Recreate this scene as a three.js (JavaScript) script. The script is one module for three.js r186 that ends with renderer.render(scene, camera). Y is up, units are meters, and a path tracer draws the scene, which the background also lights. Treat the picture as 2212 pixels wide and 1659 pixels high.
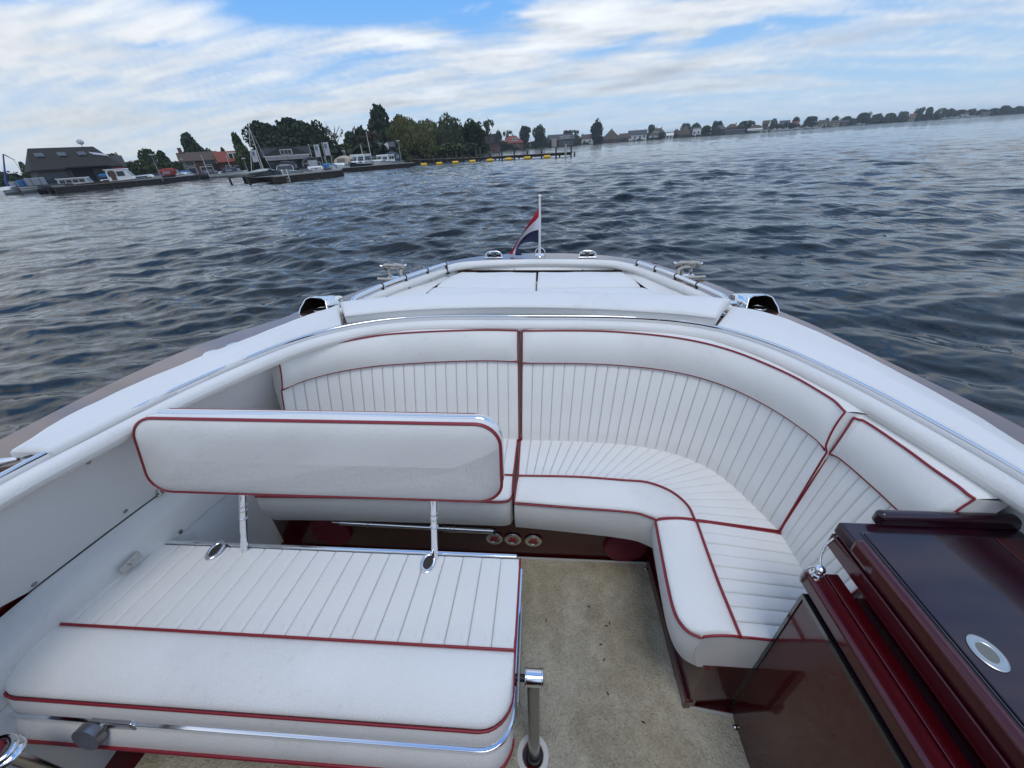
import * as THREE from 'three';
import { mergeGeometries } from 'three/addons/utils/BufferGeometryUtils.js';
import { RoundedBoxGeometry } from 'three/addons/geometries/RoundedBoxGeometry.js';

// ---------------------------------------------------------------- camera, sky, sun, exposure
const R = Math.PI / 180;
const V = (x, y, z) => new THREE.Vector3(x, y, z);
const scene = new THREE.Scene();
const FOC = 831, CX = 1106, CY = 829.5;          // lens read off a 2212 x 1659 copy of the photograph
const EYE_WATER = 1.62, EYE_BOAT = 1.55;         // eye above the water, eye above the cockpit floor
const camera = new THREE.PerspectiveCamera(2 * Math.atan(829.5 / FOC) / R, 4 / 3, 0.03, 9000);
camera.position.set(0, EYE_WATER, 0);
camera.quaternion.setFromEuler(new THREE.Euler(-31.53 * R, 0, -3.95 * R, 'YXZ'));
scene.add(camera);
const renderer = new THREE.WebGLRenderer({ antialias: true });
renderer.toneMapping = THREE.LinearToneMapping;
renderer.toneMappingExposure = 1.16;
renderer.shadowMap.enabled = true;

const SUN_AZ = 160 * R, SUN_EL = 72 * R;         // high behind thin cloud
const sun = new THREE.DirectionalLight(new THREE.Color(1, 0.965, 0.91), 0.85);
sun.position.set(Math.sin(SUN_AZ) * Math.cos(SUN_EL), Math.sin(SUN_EL), -Math.cos(SUN_AZ) * Math.cos(SUN_EL)).multiplyScalar(60);
sun.castShadow = true; sun.shadow.radius = 45; sun.shadow.mapSize.set(2048, 2048);
Object.assign(sun.shadow.camera, { left: -12, right: 12, top: 12, bottom: -12, near: 1, far: 140 });
scene.add(sun, sun.target);

// ---------------------------------------------------------------- seeded noise
function rng(seed) { let a = seed >>> 0; return () => { a = (a + 0x6D2B79F5) | 0; let t = Math.imul(a ^ (a >>> 15), 1 | a); t = (t + Math.imul(t ^ (t >>> 7), 61 | t)) ^ t; return ((t ^ (t >>> 14)) >>> 0) / 4294967296; }; }
const PERM = new Uint16Array(512); { const r = rng(7); const p = [...Array(256).keys()]; for (let i = 255; i > 0; i--) { const j = Math.floor(r() * (i + 1)); [p[i], p[j]] = [p[j], p[i]]; } for (let i = 0; i < 512; i++) PERM[i] = p[i & 255]; }
const HASHV = new Float32Array(256); { const r = rng(11); for (let i = 0; i < 256; i++) HASHV[i] = r() * 2 - 1; }
function vnoise(x, y, wrap = 256) {               // value noise, -1..1, tiles every `wrap`
  const xi = Math.floor(x), yi = Math.floor(y), fx = x - xi, fy = y - yi;
  const u = fx * fx * fx * (fx * (fx * 6 - 15) + 10), v = fy * fy * fy * (fy * (fy * 6 - 15) + 10);
  const m = (n) => ((n % wrap) + wrap) % wrap & 255;
  const x0 = m(xi), x1 = m(xi + 1), y0 = m(yi), y1 = m(yi + 1);
  const a = HASHV[PERM[PERM[x0] + y0]], b = HASHV[PERM[PERM[x1] + y0]], c = HASHV[PERM[PERM[x0] + y1]], d = HASHV[PERM[PERM[x1] + y1]];
  return a + (b - a) * u + (c - a) * v + (a - b - c + d) * u * v;
}
function fbm(x, y, oct = 5, wrap = 256, gain = 0.5) { let s = 0, a = 1, n = 0; for (let i = 0; i < oct; i++) { s += a * vnoise(x, y, wrap); n += a; a *= gain; x = x * 2 + 17; y = y * 2 + 31; wrap *= 2; } return s / n; }
const smooth = (a, b, x) => { const t = Math.min(1, Math.max(0, (x - a) / (b - a))); return t * t * (3 - 2 * t); };
const lerp = (a, b, t) => a + (b - a) * t;

// ---------------------------------------------------------------- sky: broken stratocumulus with blue gaps
function makeSky() {
  const W = 2048, H = 1024, data = new Float32Array(W * H * 4);
  // gaps in the cloud: azimuth, elevation, half widths (degrees), tilt, strength
  const gaps = [[-21, 13.6, 6.5, 1.5, 0.05, 0.85], [-9.5, 12.9, 7, 1.3, -0.03, 0.7], [-15, 13.2, 6, 1.2, 0, 0.6], [0.2, 12.3, 5, 1.5, 0.0, 0.85], [-12.5, 9.4, 4.5, 0.45, 0.06, 0.3], [25.2, 8.3, 3.2, 0.7, 0.1, 0.75], [33, 8.2, 4.5, 0.45, 0.02, 0.35], [14, 8.7, 6, 0.5, 0.12, 0.4], [42, 9.6, 6, 0.8, 0, 0.3], [12, 3.4, 22, 1.4, 0, 0.16], [38, 3.2, 14, 0.8, 0, 0.14], [-33, 9.9, 4, 0.3, 0.03, 0.25], [-40, 12.2, 4, 0.3, 0.03, 0.25]];
  // clouds that stand out white, and greyer undersides
  const puffs = [[-7, 6.1, 3.2, 0.45, 0.02, 0.45], [-9, 10.9, 5.5, 0.6, -0.1, 0.5], [-6, 12.9, 2.5, 0.9, 0.1, 0.5], [11, 11.5, 5.5, 1.5, 0.2, 0.5], [-33, 12, 9, 1.6, 0.05, 0.3], [4, 9.2, 5, 0.5, 0.14, 0.4], [37, 2.4, 3, 0.25, 0, 0.3], [45, 3.2, 4, 0.3, 0, 0.3], [-31, 5.9, 4, 0.3, 0, 0.25], [30, 6.4, 6, 0.5, 0, 0.2], [-20, 7.8, 8, 0.8, 0, 0.2]];
  const darks = [[20, 6.2, 4.6, 0.6, 0.06, 0.5], [36.5, 6.9, 5.5, 0.5, 0.02, 0.4], [15, 5.2, 5, 0.35, 0.1, 0.3], [-12, 4.9, 6, 0.45, 0, 0.28], [-38, 4.2, 9, 0.7, 0, 0.22], [-22, 6.2, 7, 0.4, 0, 0.16], [-38, 9.4, 6, 0.5, 0, 0.15], [8, 6.4, 6, 0.3, 0.1, 0.2], [28, 4.4, 9, 0.35, 0, 0.18]];
  const g = (list, az, el) => { let s = 0; for (const [a, e, sa, se, k, w] of list) { const da = az - a, de = el - e - k * da; const q = (da * da) / (sa * sa) + (de * de) / (se * se); if (q < 9) s += w * Math.exp(-q); } return s; };
  for (let j = 0; j < H; j++) {
    const el = ((j + 0.5) / H - 0.5) * 180;
    for (let i = 0; i < W; i++) {
      const o = (j * W + i) * 4, th = ((i + 0.5) / W - 0.5) * 2 * Math.PI;
      let r, gg, b;
      if (el < -0.4) { r = 0.30; gg = 0.33; b = 0.36; } else {
        const e = Math.max(0, el), ce = Math.cos(e * R), dy = Math.sin(e * R), dx = Math.cos(th) * ce, dz = Math.sin(th) * ce;
        let az = Math.atan2(dx, -dz) / R;
        const k = 1 / (dy + 0.13), px = dx * k, pz = dz * k;
        // long streets of cloud running away to the side
        const qx = px * 0.52 + pz * 0.26, qz = pz * 1.15 - px * 0.2;
        const wx = fbm(qx * 0.9 + 3, qz * 0.9 + 9, 3), wz = fbm(qx * 0.9 + 40, qz * 0.9 + 5, 3);
        const n1 = fbm(qx * 1.3 + wx * 0.9, qz * 2.1 + wz * 0.9, 7, 256, 0.56);
        const n2 = fbm(qx * 4.2 + wz * 1.4 + 60, qz * 7 + wx * 1.4 + 20, 5, 256, 0.6);
        const hz = smooth(0, 9, e);
        const n3 = fbm(qx * 9 + wx * 2 + 11, qz * 26 + wz * 2 + 70, 4, 256, 0.6);
        let cover = 0.62 + n1 * 0.60 + n2 * 0.36 + n3 * 0.20 - 0.27 * smooth(14, 40, e);
        cover -= g(gaps, az + n2 * 2.4, e + n2 * 0.8 + n1 * 0.5) * 1.25;
        const pu = g(puffs, az + n2 * 2, e + n2 * 0.45), dk = g(darks, az + n2 * 2.4, e + n2 * 0.4);
        cover += pu * 0.5 + dk * 0.5;
        const c = smooth(-0.02, 0.92, cover);
        // air: deep blue above, pale toward the horizon
        const t = Math.pow(1 - smooth(0, 22, e), 1.6);
        const zd = smooth(20, 80, e), ar = lerp(lerp(0.125, 0.07, zd), 0.38, t), ag = lerp(lerp(0.38, 0.24, zd), 0.57, t), ab = lerp(lerp(0.83, 0.66, zd), 0.78, t);
        // cloud: bright tops, blue-grey where thick
        const thick = smooth(0.7, 1.25, 0.60 + n1 * 0.9 - n2 * 0.35) * 0.75;
        let lum = 0.80 - thick * 0.19 + n2 * 0.11 + n3 * 0.07 + pu * 0.30 - dk * 0.48;
        lum *= lerp(0.86, 1.12, smooth(1, 40, e));
        const warm = smooth(-10, -45, az) * 0.02;
        const cr = lum * (0.925 + warm), cg = lum * (0.985 + warm * 0.3), cb = lum * (1.06 - warm) + dk * 0.05;
        const low = (1 - hz) * 0.55;              // thin veil low down
        const vr = lerp(0.40, 0.56, smooth(20, -45, az)), vg = lerp(0.57, 0.63, smooth(20, -45, az)), vb = lerp(0.75, 0.69, smooth(20, -45, az));
        r = lerp(ar, cr, c); gg = lerp(ag, cg, c); b = lerp(ab, cb, c);
        r = lerp(r, vr, low); gg = lerp(gg, vg, low); b = lerp(b, vb, low);
      }
      data[o] = r; data[o + 1] = gg; data[o + 2] = b; data[o + 3] = 1;
    }
  }
  const t = new THREE.DataTexture(data, W, H, THREE.RGBAFormat, THREE.FloatType);
  t.mapping = THREE.EquirectangularReflectionMapping; t.minFilter = t.magFilter = THREE.LinearFilter; t.needsUpdate = true;
  return t;
}
const skyTexture = makeSky();
scene.background = skyTexture; scene.environment = skyTexture;

// ---------------------------------------------------------------- frames: the boat heels a little against the water
const qCamBoat = new THREE.Quaternion().setFromEuler(new THREE.Euler(-31.5 * R, 4.5 * R, -1.7 * R, 'YXZ'));
const boatQ = camera.quaternion.clone().multiply(qCamBoat.clone().invert());
const boatM = new THREE.Matrix4().compose(camera.position.clone().sub(V(0, EYE_BOAT, 0).applyQuaternion(boatQ)), boatQ, V(1, 1, 1));
const pix = (x, y, q) => V(x - CX, CY - y, -FOC).applyQuaternion(q);
// a pixel of the photograph met with a height (or a cross plane) in the boat, or a distance over the water
const bp = (x, y, h) => { const d = pix(x, y, qCamBoat); return d.multiplyScalar((h - EYE_BOAT) / d.y).add(V(0, EYE_BOAT, 0)); };
const bz = (x, y, z) => { const d = pix(x, y, qCamBoat); return d.multiplyScalar(z / d.z).add(V(0, EYE_BOAT, 0)); };
const wz = (x, y, dist) => { const d = pix(x, y, camera.quaternion); return d.multiplyScalar(dist / Math.hypot(d.x, d.z)).add(camera.position); };
const yh = (x) => 318.5 - 0.069 * (x - 1106);
const wAt = (x, dist, h = 0) => { const p = wz(x, yh(x), dist); p.y = h; return p; };

// ---------------------------------------------------------------- things and parts
const taken = new Map();
function numbered(n) { const k = taken.get(n) || 0; taken.set(n, k + 1); return k ? `${n}_${String(k).padStart(3, '0')}` : n; }
const origin = new WeakMap();
function register(o, label, category, group, kind) {
  if (label) o.userData.label = label;
  if (category) o.userData.category = category;
  if (group) o.userData.group = group;
  if (kind) o.userData.kind = kind;
  return o;
}
function boatThing(name, label, category, base = V(0, 0, 0), group) {   // parts are given in boat coordinates
  const o = new THREE.Group(); o.name = numbered(name); scene.add(o);
  o.position.copy(base).applyMatrix4(boatM); o.quaternion.copy(boatQ); origin.set(o, base.clone());
  return register(o, label, category, group);
}
function worldThing(name, label, category, pos, turn = 0, group) {      // parts are given round the thing's base
  const o = new THREE.Group(); o.name = numbered(name); scene.add(o);
  o.position.copy(pos); o.rotation.y = turn; origin.set(o, V(0, 0, 0));
  return register(o, label, category, group);
}
function part(parent, name, geo, mat, extra) {
  const b = origin.get(parent);
  geo = Array.isArray(geo) ? merge(geo) : geo;
  if (b && b.lengthSq() > 0) geo = geo.clone().translate(-b.x, -b.y, -b.z);
  const m = new THREE.Mesh(geo, mat); m.name = name; m.castShadow = m.receiveShadow = true;
  parent.add(m); origin.set(m, b);
  if (extra) Object.assign(m.userData, extra);
  return m;
}
function place(parent, name, geo, mat, pos, turn) {                     // a shared geometry put at a spot (boat or local coordinates)
  const b = origin.get(parent) || V(0, 0, 0);
  const m = new THREE.Mesh(geo, mat); m.name = name; m.castShadow = m.receiveShadow = true;
  m.position.copy(pos).sub(b); if (turn) m.quaternion.copy(turn); parent.add(m); return m;
}
function copyOf(o, pos, turn, label, group) {
  const c = o.clone(); c.name = numbered(o.name.replace(/_\d+$/, '')); c.position.copy(pos); c.rotation.set(0, turn, 0);
  c.userData = { ...o.userData }; if (label) c.userData.label = label; if (group) c.userData.group = group;
  scene.add(c); return c;
}

const ORD = 'first second third fourth fifth sixth seventh eighth ninth tenth eleventh twelfth thirteenth fourteenth fifteenth sixteenth seventeenth eighteenth nineteenth twentieth twenty-first'.split(' ');
// ---------------------------------------------------------------- geometry helpers
function merge(list) {
  const gs = list.map((g) => { const n = g.index ? g.toNonIndexed() : g.clone(); for (const k of Object.keys(n.attributes)) if (!['position', 'normal', 'uv'].includes(k)) n.deleteAttribute(k); if (!n.attributes.normal) n.computeVertexNormals(); if (!n.attributes.uv) n.setAttribute('uv', new THREE.Float32BufferAttribute(new Float32Array(n.attributes.position.count * 2), 2)); return n; });
  return mergeGeometries(gs);
}
function grid(fn, nu, nv, us, vs) {               // surface fn(u,v) with uv laid out in metres
  const pos = [], uv = [], idx = []; const U = us || Array.from({ length: nu + 1 }, (_, i) => i / nu), W = vs || Array.from({ length: nv + 1 }, (_, i) => i / nv);
  nu = U.length - 1; nv = W.length - 1;
  const P = W.map((v) => U.map((u) => fn(u, v)));
  for (let j = 0; j <= nv; j++) { let s = 0; for (let i = 0; i <= nu; i++) { const p = P[j][i]; if (i) s += p.distanceTo(P[j][i - 1]); let t = 0; if (j) t = uv[((j - 1) * (nu + 1) + i) * 2 + 1] + p.distanceTo(P[j - 1][i]); pos.push(p.x, p.y, p.z); uv.push(s, t); } }
  for (let j = 0; j < nv; j++) for (let i = 0; i < nu; i++) { const a = j * (nu + 1) + i, b = a + 1, c = a + nu + 1, d = c + 1; idx.push(a, b, d, a, d, c); }
  const g = new THREE.BufferGeometry(); g.setAttribute('position', new THREE.Float32BufferAttribute(pos, 3)); g.setAttribute('uv', new THREE.Float32BufferAttribute(uv, 2)); g.setIndex(idx); g.computeVertexNormals(); return g;
}
const curve = (pts, tension = 0.5) => new THREE.CatmullRomCurve3(pts, false, 'centripetal', tension);
const tube = (pts, r, n = 40, m = 8) => new THREE.TubeGeometry(pts.getPointAt ? pts : curve(pts), n, r, m, false);
function bar(a, b, r0, r1 = r0, n = 12) { const g = new THREE.CylinderGeometry(r1, r0, a.distanceTo(b), n); g.applyQuaternion(new THREE.Quaternion().setFromUnitVectors(V(0, 1, 0), b.clone().sub(a).normalize())); const m = a.clone().add(b).multiplyScalar(0.5); return g.translate(m.x, m.y, m.z); }
const box = (x0, x1, y0, y1, z0, z1) => new THREE.BoxGeometry(x1 - x0, y1 - y0, z1 - z0).translate((x0 + x1) / 2, (y0 + y1) / 2, (z0 + z1) / 2);
const rbox = (x0, x1, y0, y1, z0, z1, r = 0.01, s = 3) => new RoundedBoxGeometry(Math.abs(x1 - x0), Math.abs(y1 - y0), Math.abs(z1 - z0), s, r).translate((x0 + x1) / 2, (y0 + y1) / 2, (z0 + z1) / 2);
function sweep(path, profile, n = 60, closed = false) { // profile [[out, up]...]: out lies level, across the path
  const c = path.getPointAt ? path : curve(path); const pts = c.getSpacedPoints(n);
  const side = pts.map((p, i) => { const a = pts[Math.max(0, i - 1)], b = pts[Math.min(n, i + 1)]; const t = b.clone().sub(a).setY(0).normalize(); return V(-t.z, 0, t.x); });
  const pr = closed ? [...profile, profile[0]] : profile;
  return grid((u, v) => { const i = Math.round(u * n), k = Math.round(v * (pr.length - 1)); return pts[i].clone().addScaledVector(side[i], pr[k][0]).add(V(0, pr[k][1], 0)); }, n, pr.length - 1);
}
const circleProfile = (r, n = 14, ox = 0, oy = 0) => Array.from({ length: n }, (_, i) => [ox + r * Math.cos(i / n * 2 * Math.PI), oy + r * Math.sin(i / n * 2 * Math.PI)]);
function slab(pts, y0, y1, holes = [], bevel = 0) {  // plan outline [[x,z]...] made solid between two heights
  const mk = (l) => l.map(([x, z]) => new THREE.Vector2(x, -z)); const s = new THREE.Shape(mk(pts)); for (const h of holes) s.holes.push(new THREE.Path(mk(h)));
  const g = new THREE.ExtrudeGeometry(s, { depth: y1 - y0 - 2 * bevel, bevelEnabled: bevel > 0, bevelThickness: bevel, bevelSize: bevel, bevelOffset: -bevel, bevelSegments: 3, curveSegments: 12 });
  return g.rotateX(-Math.PI / 2).translate(0, y0 + bevel, 0);
}
// a stuffed pad from a plan outline: level bottom, rounded shoulder, slightly crowned top; h(x,z) may add to the top
function pad(outline, y0, y1, r = 0.02, crown = 0.008, n = 96, warp = null) {
  const c = new THREE.CatmullRomCurve3(outline.map(([x, z]) => V(x, 0, z)), true, 'centripetal'); const o = outline.length > 24 ? outline.map(([x, z]) => V(x, 0, z)) : c.getSpacedPoints(n).slice(0, n);
  const N = o.length, ctr = o.reduce((a, p) => a.add(p), V(0, 0, 0)).multiplyScalar(1 / N);
  const rings = [[0.006, y0], [0, y0 + 0.006], [0, y1 - r]]; for (let k = 1; k <= 5; k++) { const a = k / 5 * Math.PI / 2; rings.push([r * (1 - Math.cos(a)), y1 - r + r * Math.sin(a)]); }
  const pos = [], uv = [], idx = [];
  const put = (p) => { if (warp) p = warp(p); pos.push(p.x, p.y, p.z); uv.push(p.x + p.y * 0.3, p.z + p.y); };
  const inset = (p, d) => p.clone().addScaledVector(ctr.clone().sub(p).normalize(), d);
  for (const [d, y] of rings) for (const p of o) put(inset(p, d).setY(y));
  for (let k = 1; k <= 6; k++) { const f = k / 6; for (const p of o) { const q = inset(p, r).lerp(ctr, f); put(q.setY(y1 + crown * Math.sin(f * Math.PI / 2))); } }
  const rows = rings.length + 6;
  for (let j = 0; j < rows - 1; j++) for (let i = 0; i < N; i++) { const a = j * N + i, b = j * N + (i + 1) % N; idx.push(a, a + N, b, b, a + N, b + N); }
  const g = new THREE.BufferGeometry(); g.setAttribute('position', new THREE.Float32BufferAttribute(pos, 3)); g.setAttribute('uv', new THREE.Float32BufferAttribute(uv, 2)); g.setIndex(idx); g.computeVertexNormals(); return g;
}
function roundRect(x0, x1, z0, z1, r, n = 8) { const o = []; for (const [cx, cz, a0] of [[x1 - r, z1 - r, 0], [x0 + r, z1 - r, 90], [x0 + r, z0 + r, 180], [x1 - r, z0 + r, 270]]) for (let i = 0; i <= n; i++) { const a = (a0 + 90 * i / n) * R; o.push([cx + r * Math.cos(a), cz + r * Math.sin(a)]); } return o; }
function densify(o, step) { const out = []; for (let i = 0; i < o.length; i++) { const a = o[i], b = o[(i + 1) % o.length], d = Math.hypot(a[0] - b[0], a[1] - b[1]), n = Math.max(1, Math.round(d / step)); for (let k = 0; k < n; k++) out.push([lerp(a[0], b[0], k / n), lerp(a[1], b[1], k / n)]); } return out; }
const offsetY = (p, d) => V(p.x, p.y + d, p.z);

// ---------------------------------------------------------------- materials
function dataMap(n, fn, srgb = false) {
  const d = new Uint8Array(n * n * 4); for (let j = 0; j < n; j++) for (let i = 0; i < n; i++) { const c = fn(i / n, j / n); const o = (j * n + i) * 4; for (let k = 0; k < 3; k++) d[o + k] = Math.max(0, Math.min(255, Math.round((c.length ? c[k] : c) * 255))); d[o + 3] = 255; }
  const t = new THREE.DataTexture(d, n, n); t.wrapS = t.wrapT = THREE.RepeatWrapping; t.magFilter = t.minFilter = THREE.LinearFilter; if (srgb) t.colorSpace = THREE.SRGBColorSpace; t.needsUpdate = true; return t;
}
const rep = (t, s) => { const c = t.clone(); c.repeat.set(s, s); c.needsUpdate = true; return c; };
const lin = (r, g, b) => new THREE.Color().setRGB(r, g, b);
const std = (c, rough = 0.6, o = {}) => new THREE.MeshPhysicalMaterial({ color: lin(...c), roughness: rough, ...o });

const grainMap = dataMap(512, (u, v) => 0.5 + 0.28 * fbm(u * 96, v * 96, 2, 96) + 0.3 * Math.pow(Math.abs(fbm(u * 48 + 3, v * 48, 2, 48)), 0.6) - 0.12);
const dirtMap = dataMap(512, (u, v) => { const a = fbm(u * 5, v * 5, 6, 5), b = fbm(u * 3 + 1, v * 3 + 8, 5, 3), s = smooth(0.30, 0.62, fbm(u * 40, v * 40, 3, 40)) * smooth(0.1, 0.4, b); const k = 0.965 + 0.035 * a - 0.05 * smooth(0.12, 0.5, b) - 0.05 * s; return [k, k * 0.996, k * 0.985]; });
const vinyl = std([0.81, 0.79, 0.755], 0.46, { map: rep(dirtMap, 1.1), bumpMap: rep(grainMap, 7), bumpScale: 0.0011, specularIntensity: 0.7 });
const vinylPad = std([0.795, 0.785, 0.765], 0.6, { map: rep(dirtMap, 0.8), bumpMap: rep(grainMap, 9), bumpScale: 0.0013, specularIntensity: 0.5 });
const sidePanelMat = std([0.76, 0.765, 0.765], 0.42, { map: rep(dirtMap, 0.6), bumpMap: rep(grainMap, 9), bumpScale: 0.0006 });
const piping = std([0.24, 0.013, 0.022], 0.42);
const chrome = std([0.82, 0.83, 0.85], 0.09, { metalness: 1 });
const steel = std([0.62, 0.61, 0.60], 0.24, { metalness: 1 });
const blackRubber = std([0.012, 0.012, 0.014], 0.5);
const woodMap = dataMap(1024, (u, v) => { const g = fbm(u * 3, v * 60, 5, 3) * 0.5 + fbm(u * 10 + 9, v * 220, 3, 10) * 0.35 + 0.2 * fbm(u * 2, v * 7, 3, 2); const k = 0.78 + 0.3 * g; return [k, k * (0.93 + 0.09 * g), k * 0.92]; });
const woodMapT = rep(woodMap, 1.0);
const mahogany = std([0.068, 0.0018, 0.0050], 0.3, { specularIntensity: 0.3, map: woodMapT, clearcoat: 1, clearcoatRoughness: 0.05 });
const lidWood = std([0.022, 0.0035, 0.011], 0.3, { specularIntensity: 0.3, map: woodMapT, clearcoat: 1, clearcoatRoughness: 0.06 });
const deckWood = std([0.13, 0.062, 0.048], 0.32, { map: rep(woodMap, 0.7), clearcoat: 1, clearcoatRoughness: 0.07 });
const blackGloss = std([0.006, 0.006, 0.008], 0.15, { clearcoat: 1, clearcoatRoughness: 0.05 });
const carpetMap = dataMap(1024, (u, v) => { const f = fbm(u * 170, v * 170, 2, 170), m = fbm(u * 30, v * 30, 4, 30), b = fbm(u * 4 + 2, v * 4, 5, 4), st = smooth(0.12, 0.5, fbm(u * 3 + 5, v * 3 + 1, 5, 3)); const k = 0.82 + 0.13 * f + 0.12 * m + 0.12 * b - 0.16 * st; return [k, k * (0.985 - 0.03 * st), k * (0.955 - 0.10 * st)]; });
const carpetBump = dataMap(1024, (u, v) => 0.5 + 0.42 * fbm(u * 200, v * 200, 2, 200) + 0.15 * fbm(u * 50, v * 50, 2, 50));
const carpetMat = std([0.53, 0.485, 0.385], 0.95, { map: rep(carpetMap, 1.1), bumpMap: rep(carpetBump, 1.1), bumpScale: 0.006, specularIntensity: 0.15, sheen: 0.2 });
const bindingMat = std([0.46, 0.45, 0.41], 0.9);
const grilleRed = std([0.16, 0.006, 0.018], 0.55);
const screwMat = std([0.35, 0.34, 0.33], 0.3, { metalness: 1 });

// ================================================================ the motorboat we stand in
const HD = 0.885, HC = 0.91;
const deckPx = [[0, 950], [150, 873], [300, 800], [420, 749], [520, 714], [603, 690], [660, 666], [728, 645], [860, 598], [965, 566], [1060, 551], [1166, 547], [1280, 550], [1372, 560], [1416, 571], [1535, 611], [1600, 637], [1684, 672], [1755, 701], [1900, 772], [2100, 868], [2212, 925]];
const deckPts = [V(-1.50, HD, 2.0), V(-1.545, HD, 0.9), V(-1.56, HD, 0), ...deckPx.map(([x, y]) => bp(x, y, HD)), V(1.36, HD, 0), V(1.36, HD, 0.9), V(1.31, HD, 2.0)];
const deckCurve = curve(deckPts);
const chromePx = [[0, 1035], [180, 943], [400, 835], [600, 750], [680, 724], [760, 705], [850, 692], [950, 686], [1150, 686], [1300, 687], [1400, 691], [1470, 697], [1545, 709], [1620, 730], [1700, 759], [1800, 805], [1900, 855], [2000, 909], [2100, 965], [2212, 1030]];
const chromePts = [V(-1.30, HC, 2.0), V(-1.33, HC, 0.7), V(-1.32, HC, 0.1), V(-1.30, HC, -0.3), ...chromePx.map(([x, y]) => bp(x, y, HC)), V(1.10, HC, -0.3), V(1.13, HC, 0.1), V(1.13, HC, 0.7), V(1.10, HC, 2.0)];
const chromeCurve = curve(chromePts);
const wellPx = [[818, 639], [860, 622], [921, 600.5], [976, 579.5], [998, 574.5], [1042, 571], [1100, 569], [1161, 568], [1240, 568.5], [1325, 571.5], [1352, 576.5], [1382, 585], [1455, 615.5], [1507, 638]];
const HWELL = 0.900;
const wellPts = wellPx.map(([x, y]) => bp(x, y, HWELL));
wellPts.unshift(V(wellPts[0].x - 0.10, HWELL, -1.66)); wellPts.push(V(wellPts[wellPts.length - 1].x + 0.08, HWELL, -1.66));
const wellCurve = curve(wellPts);

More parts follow.
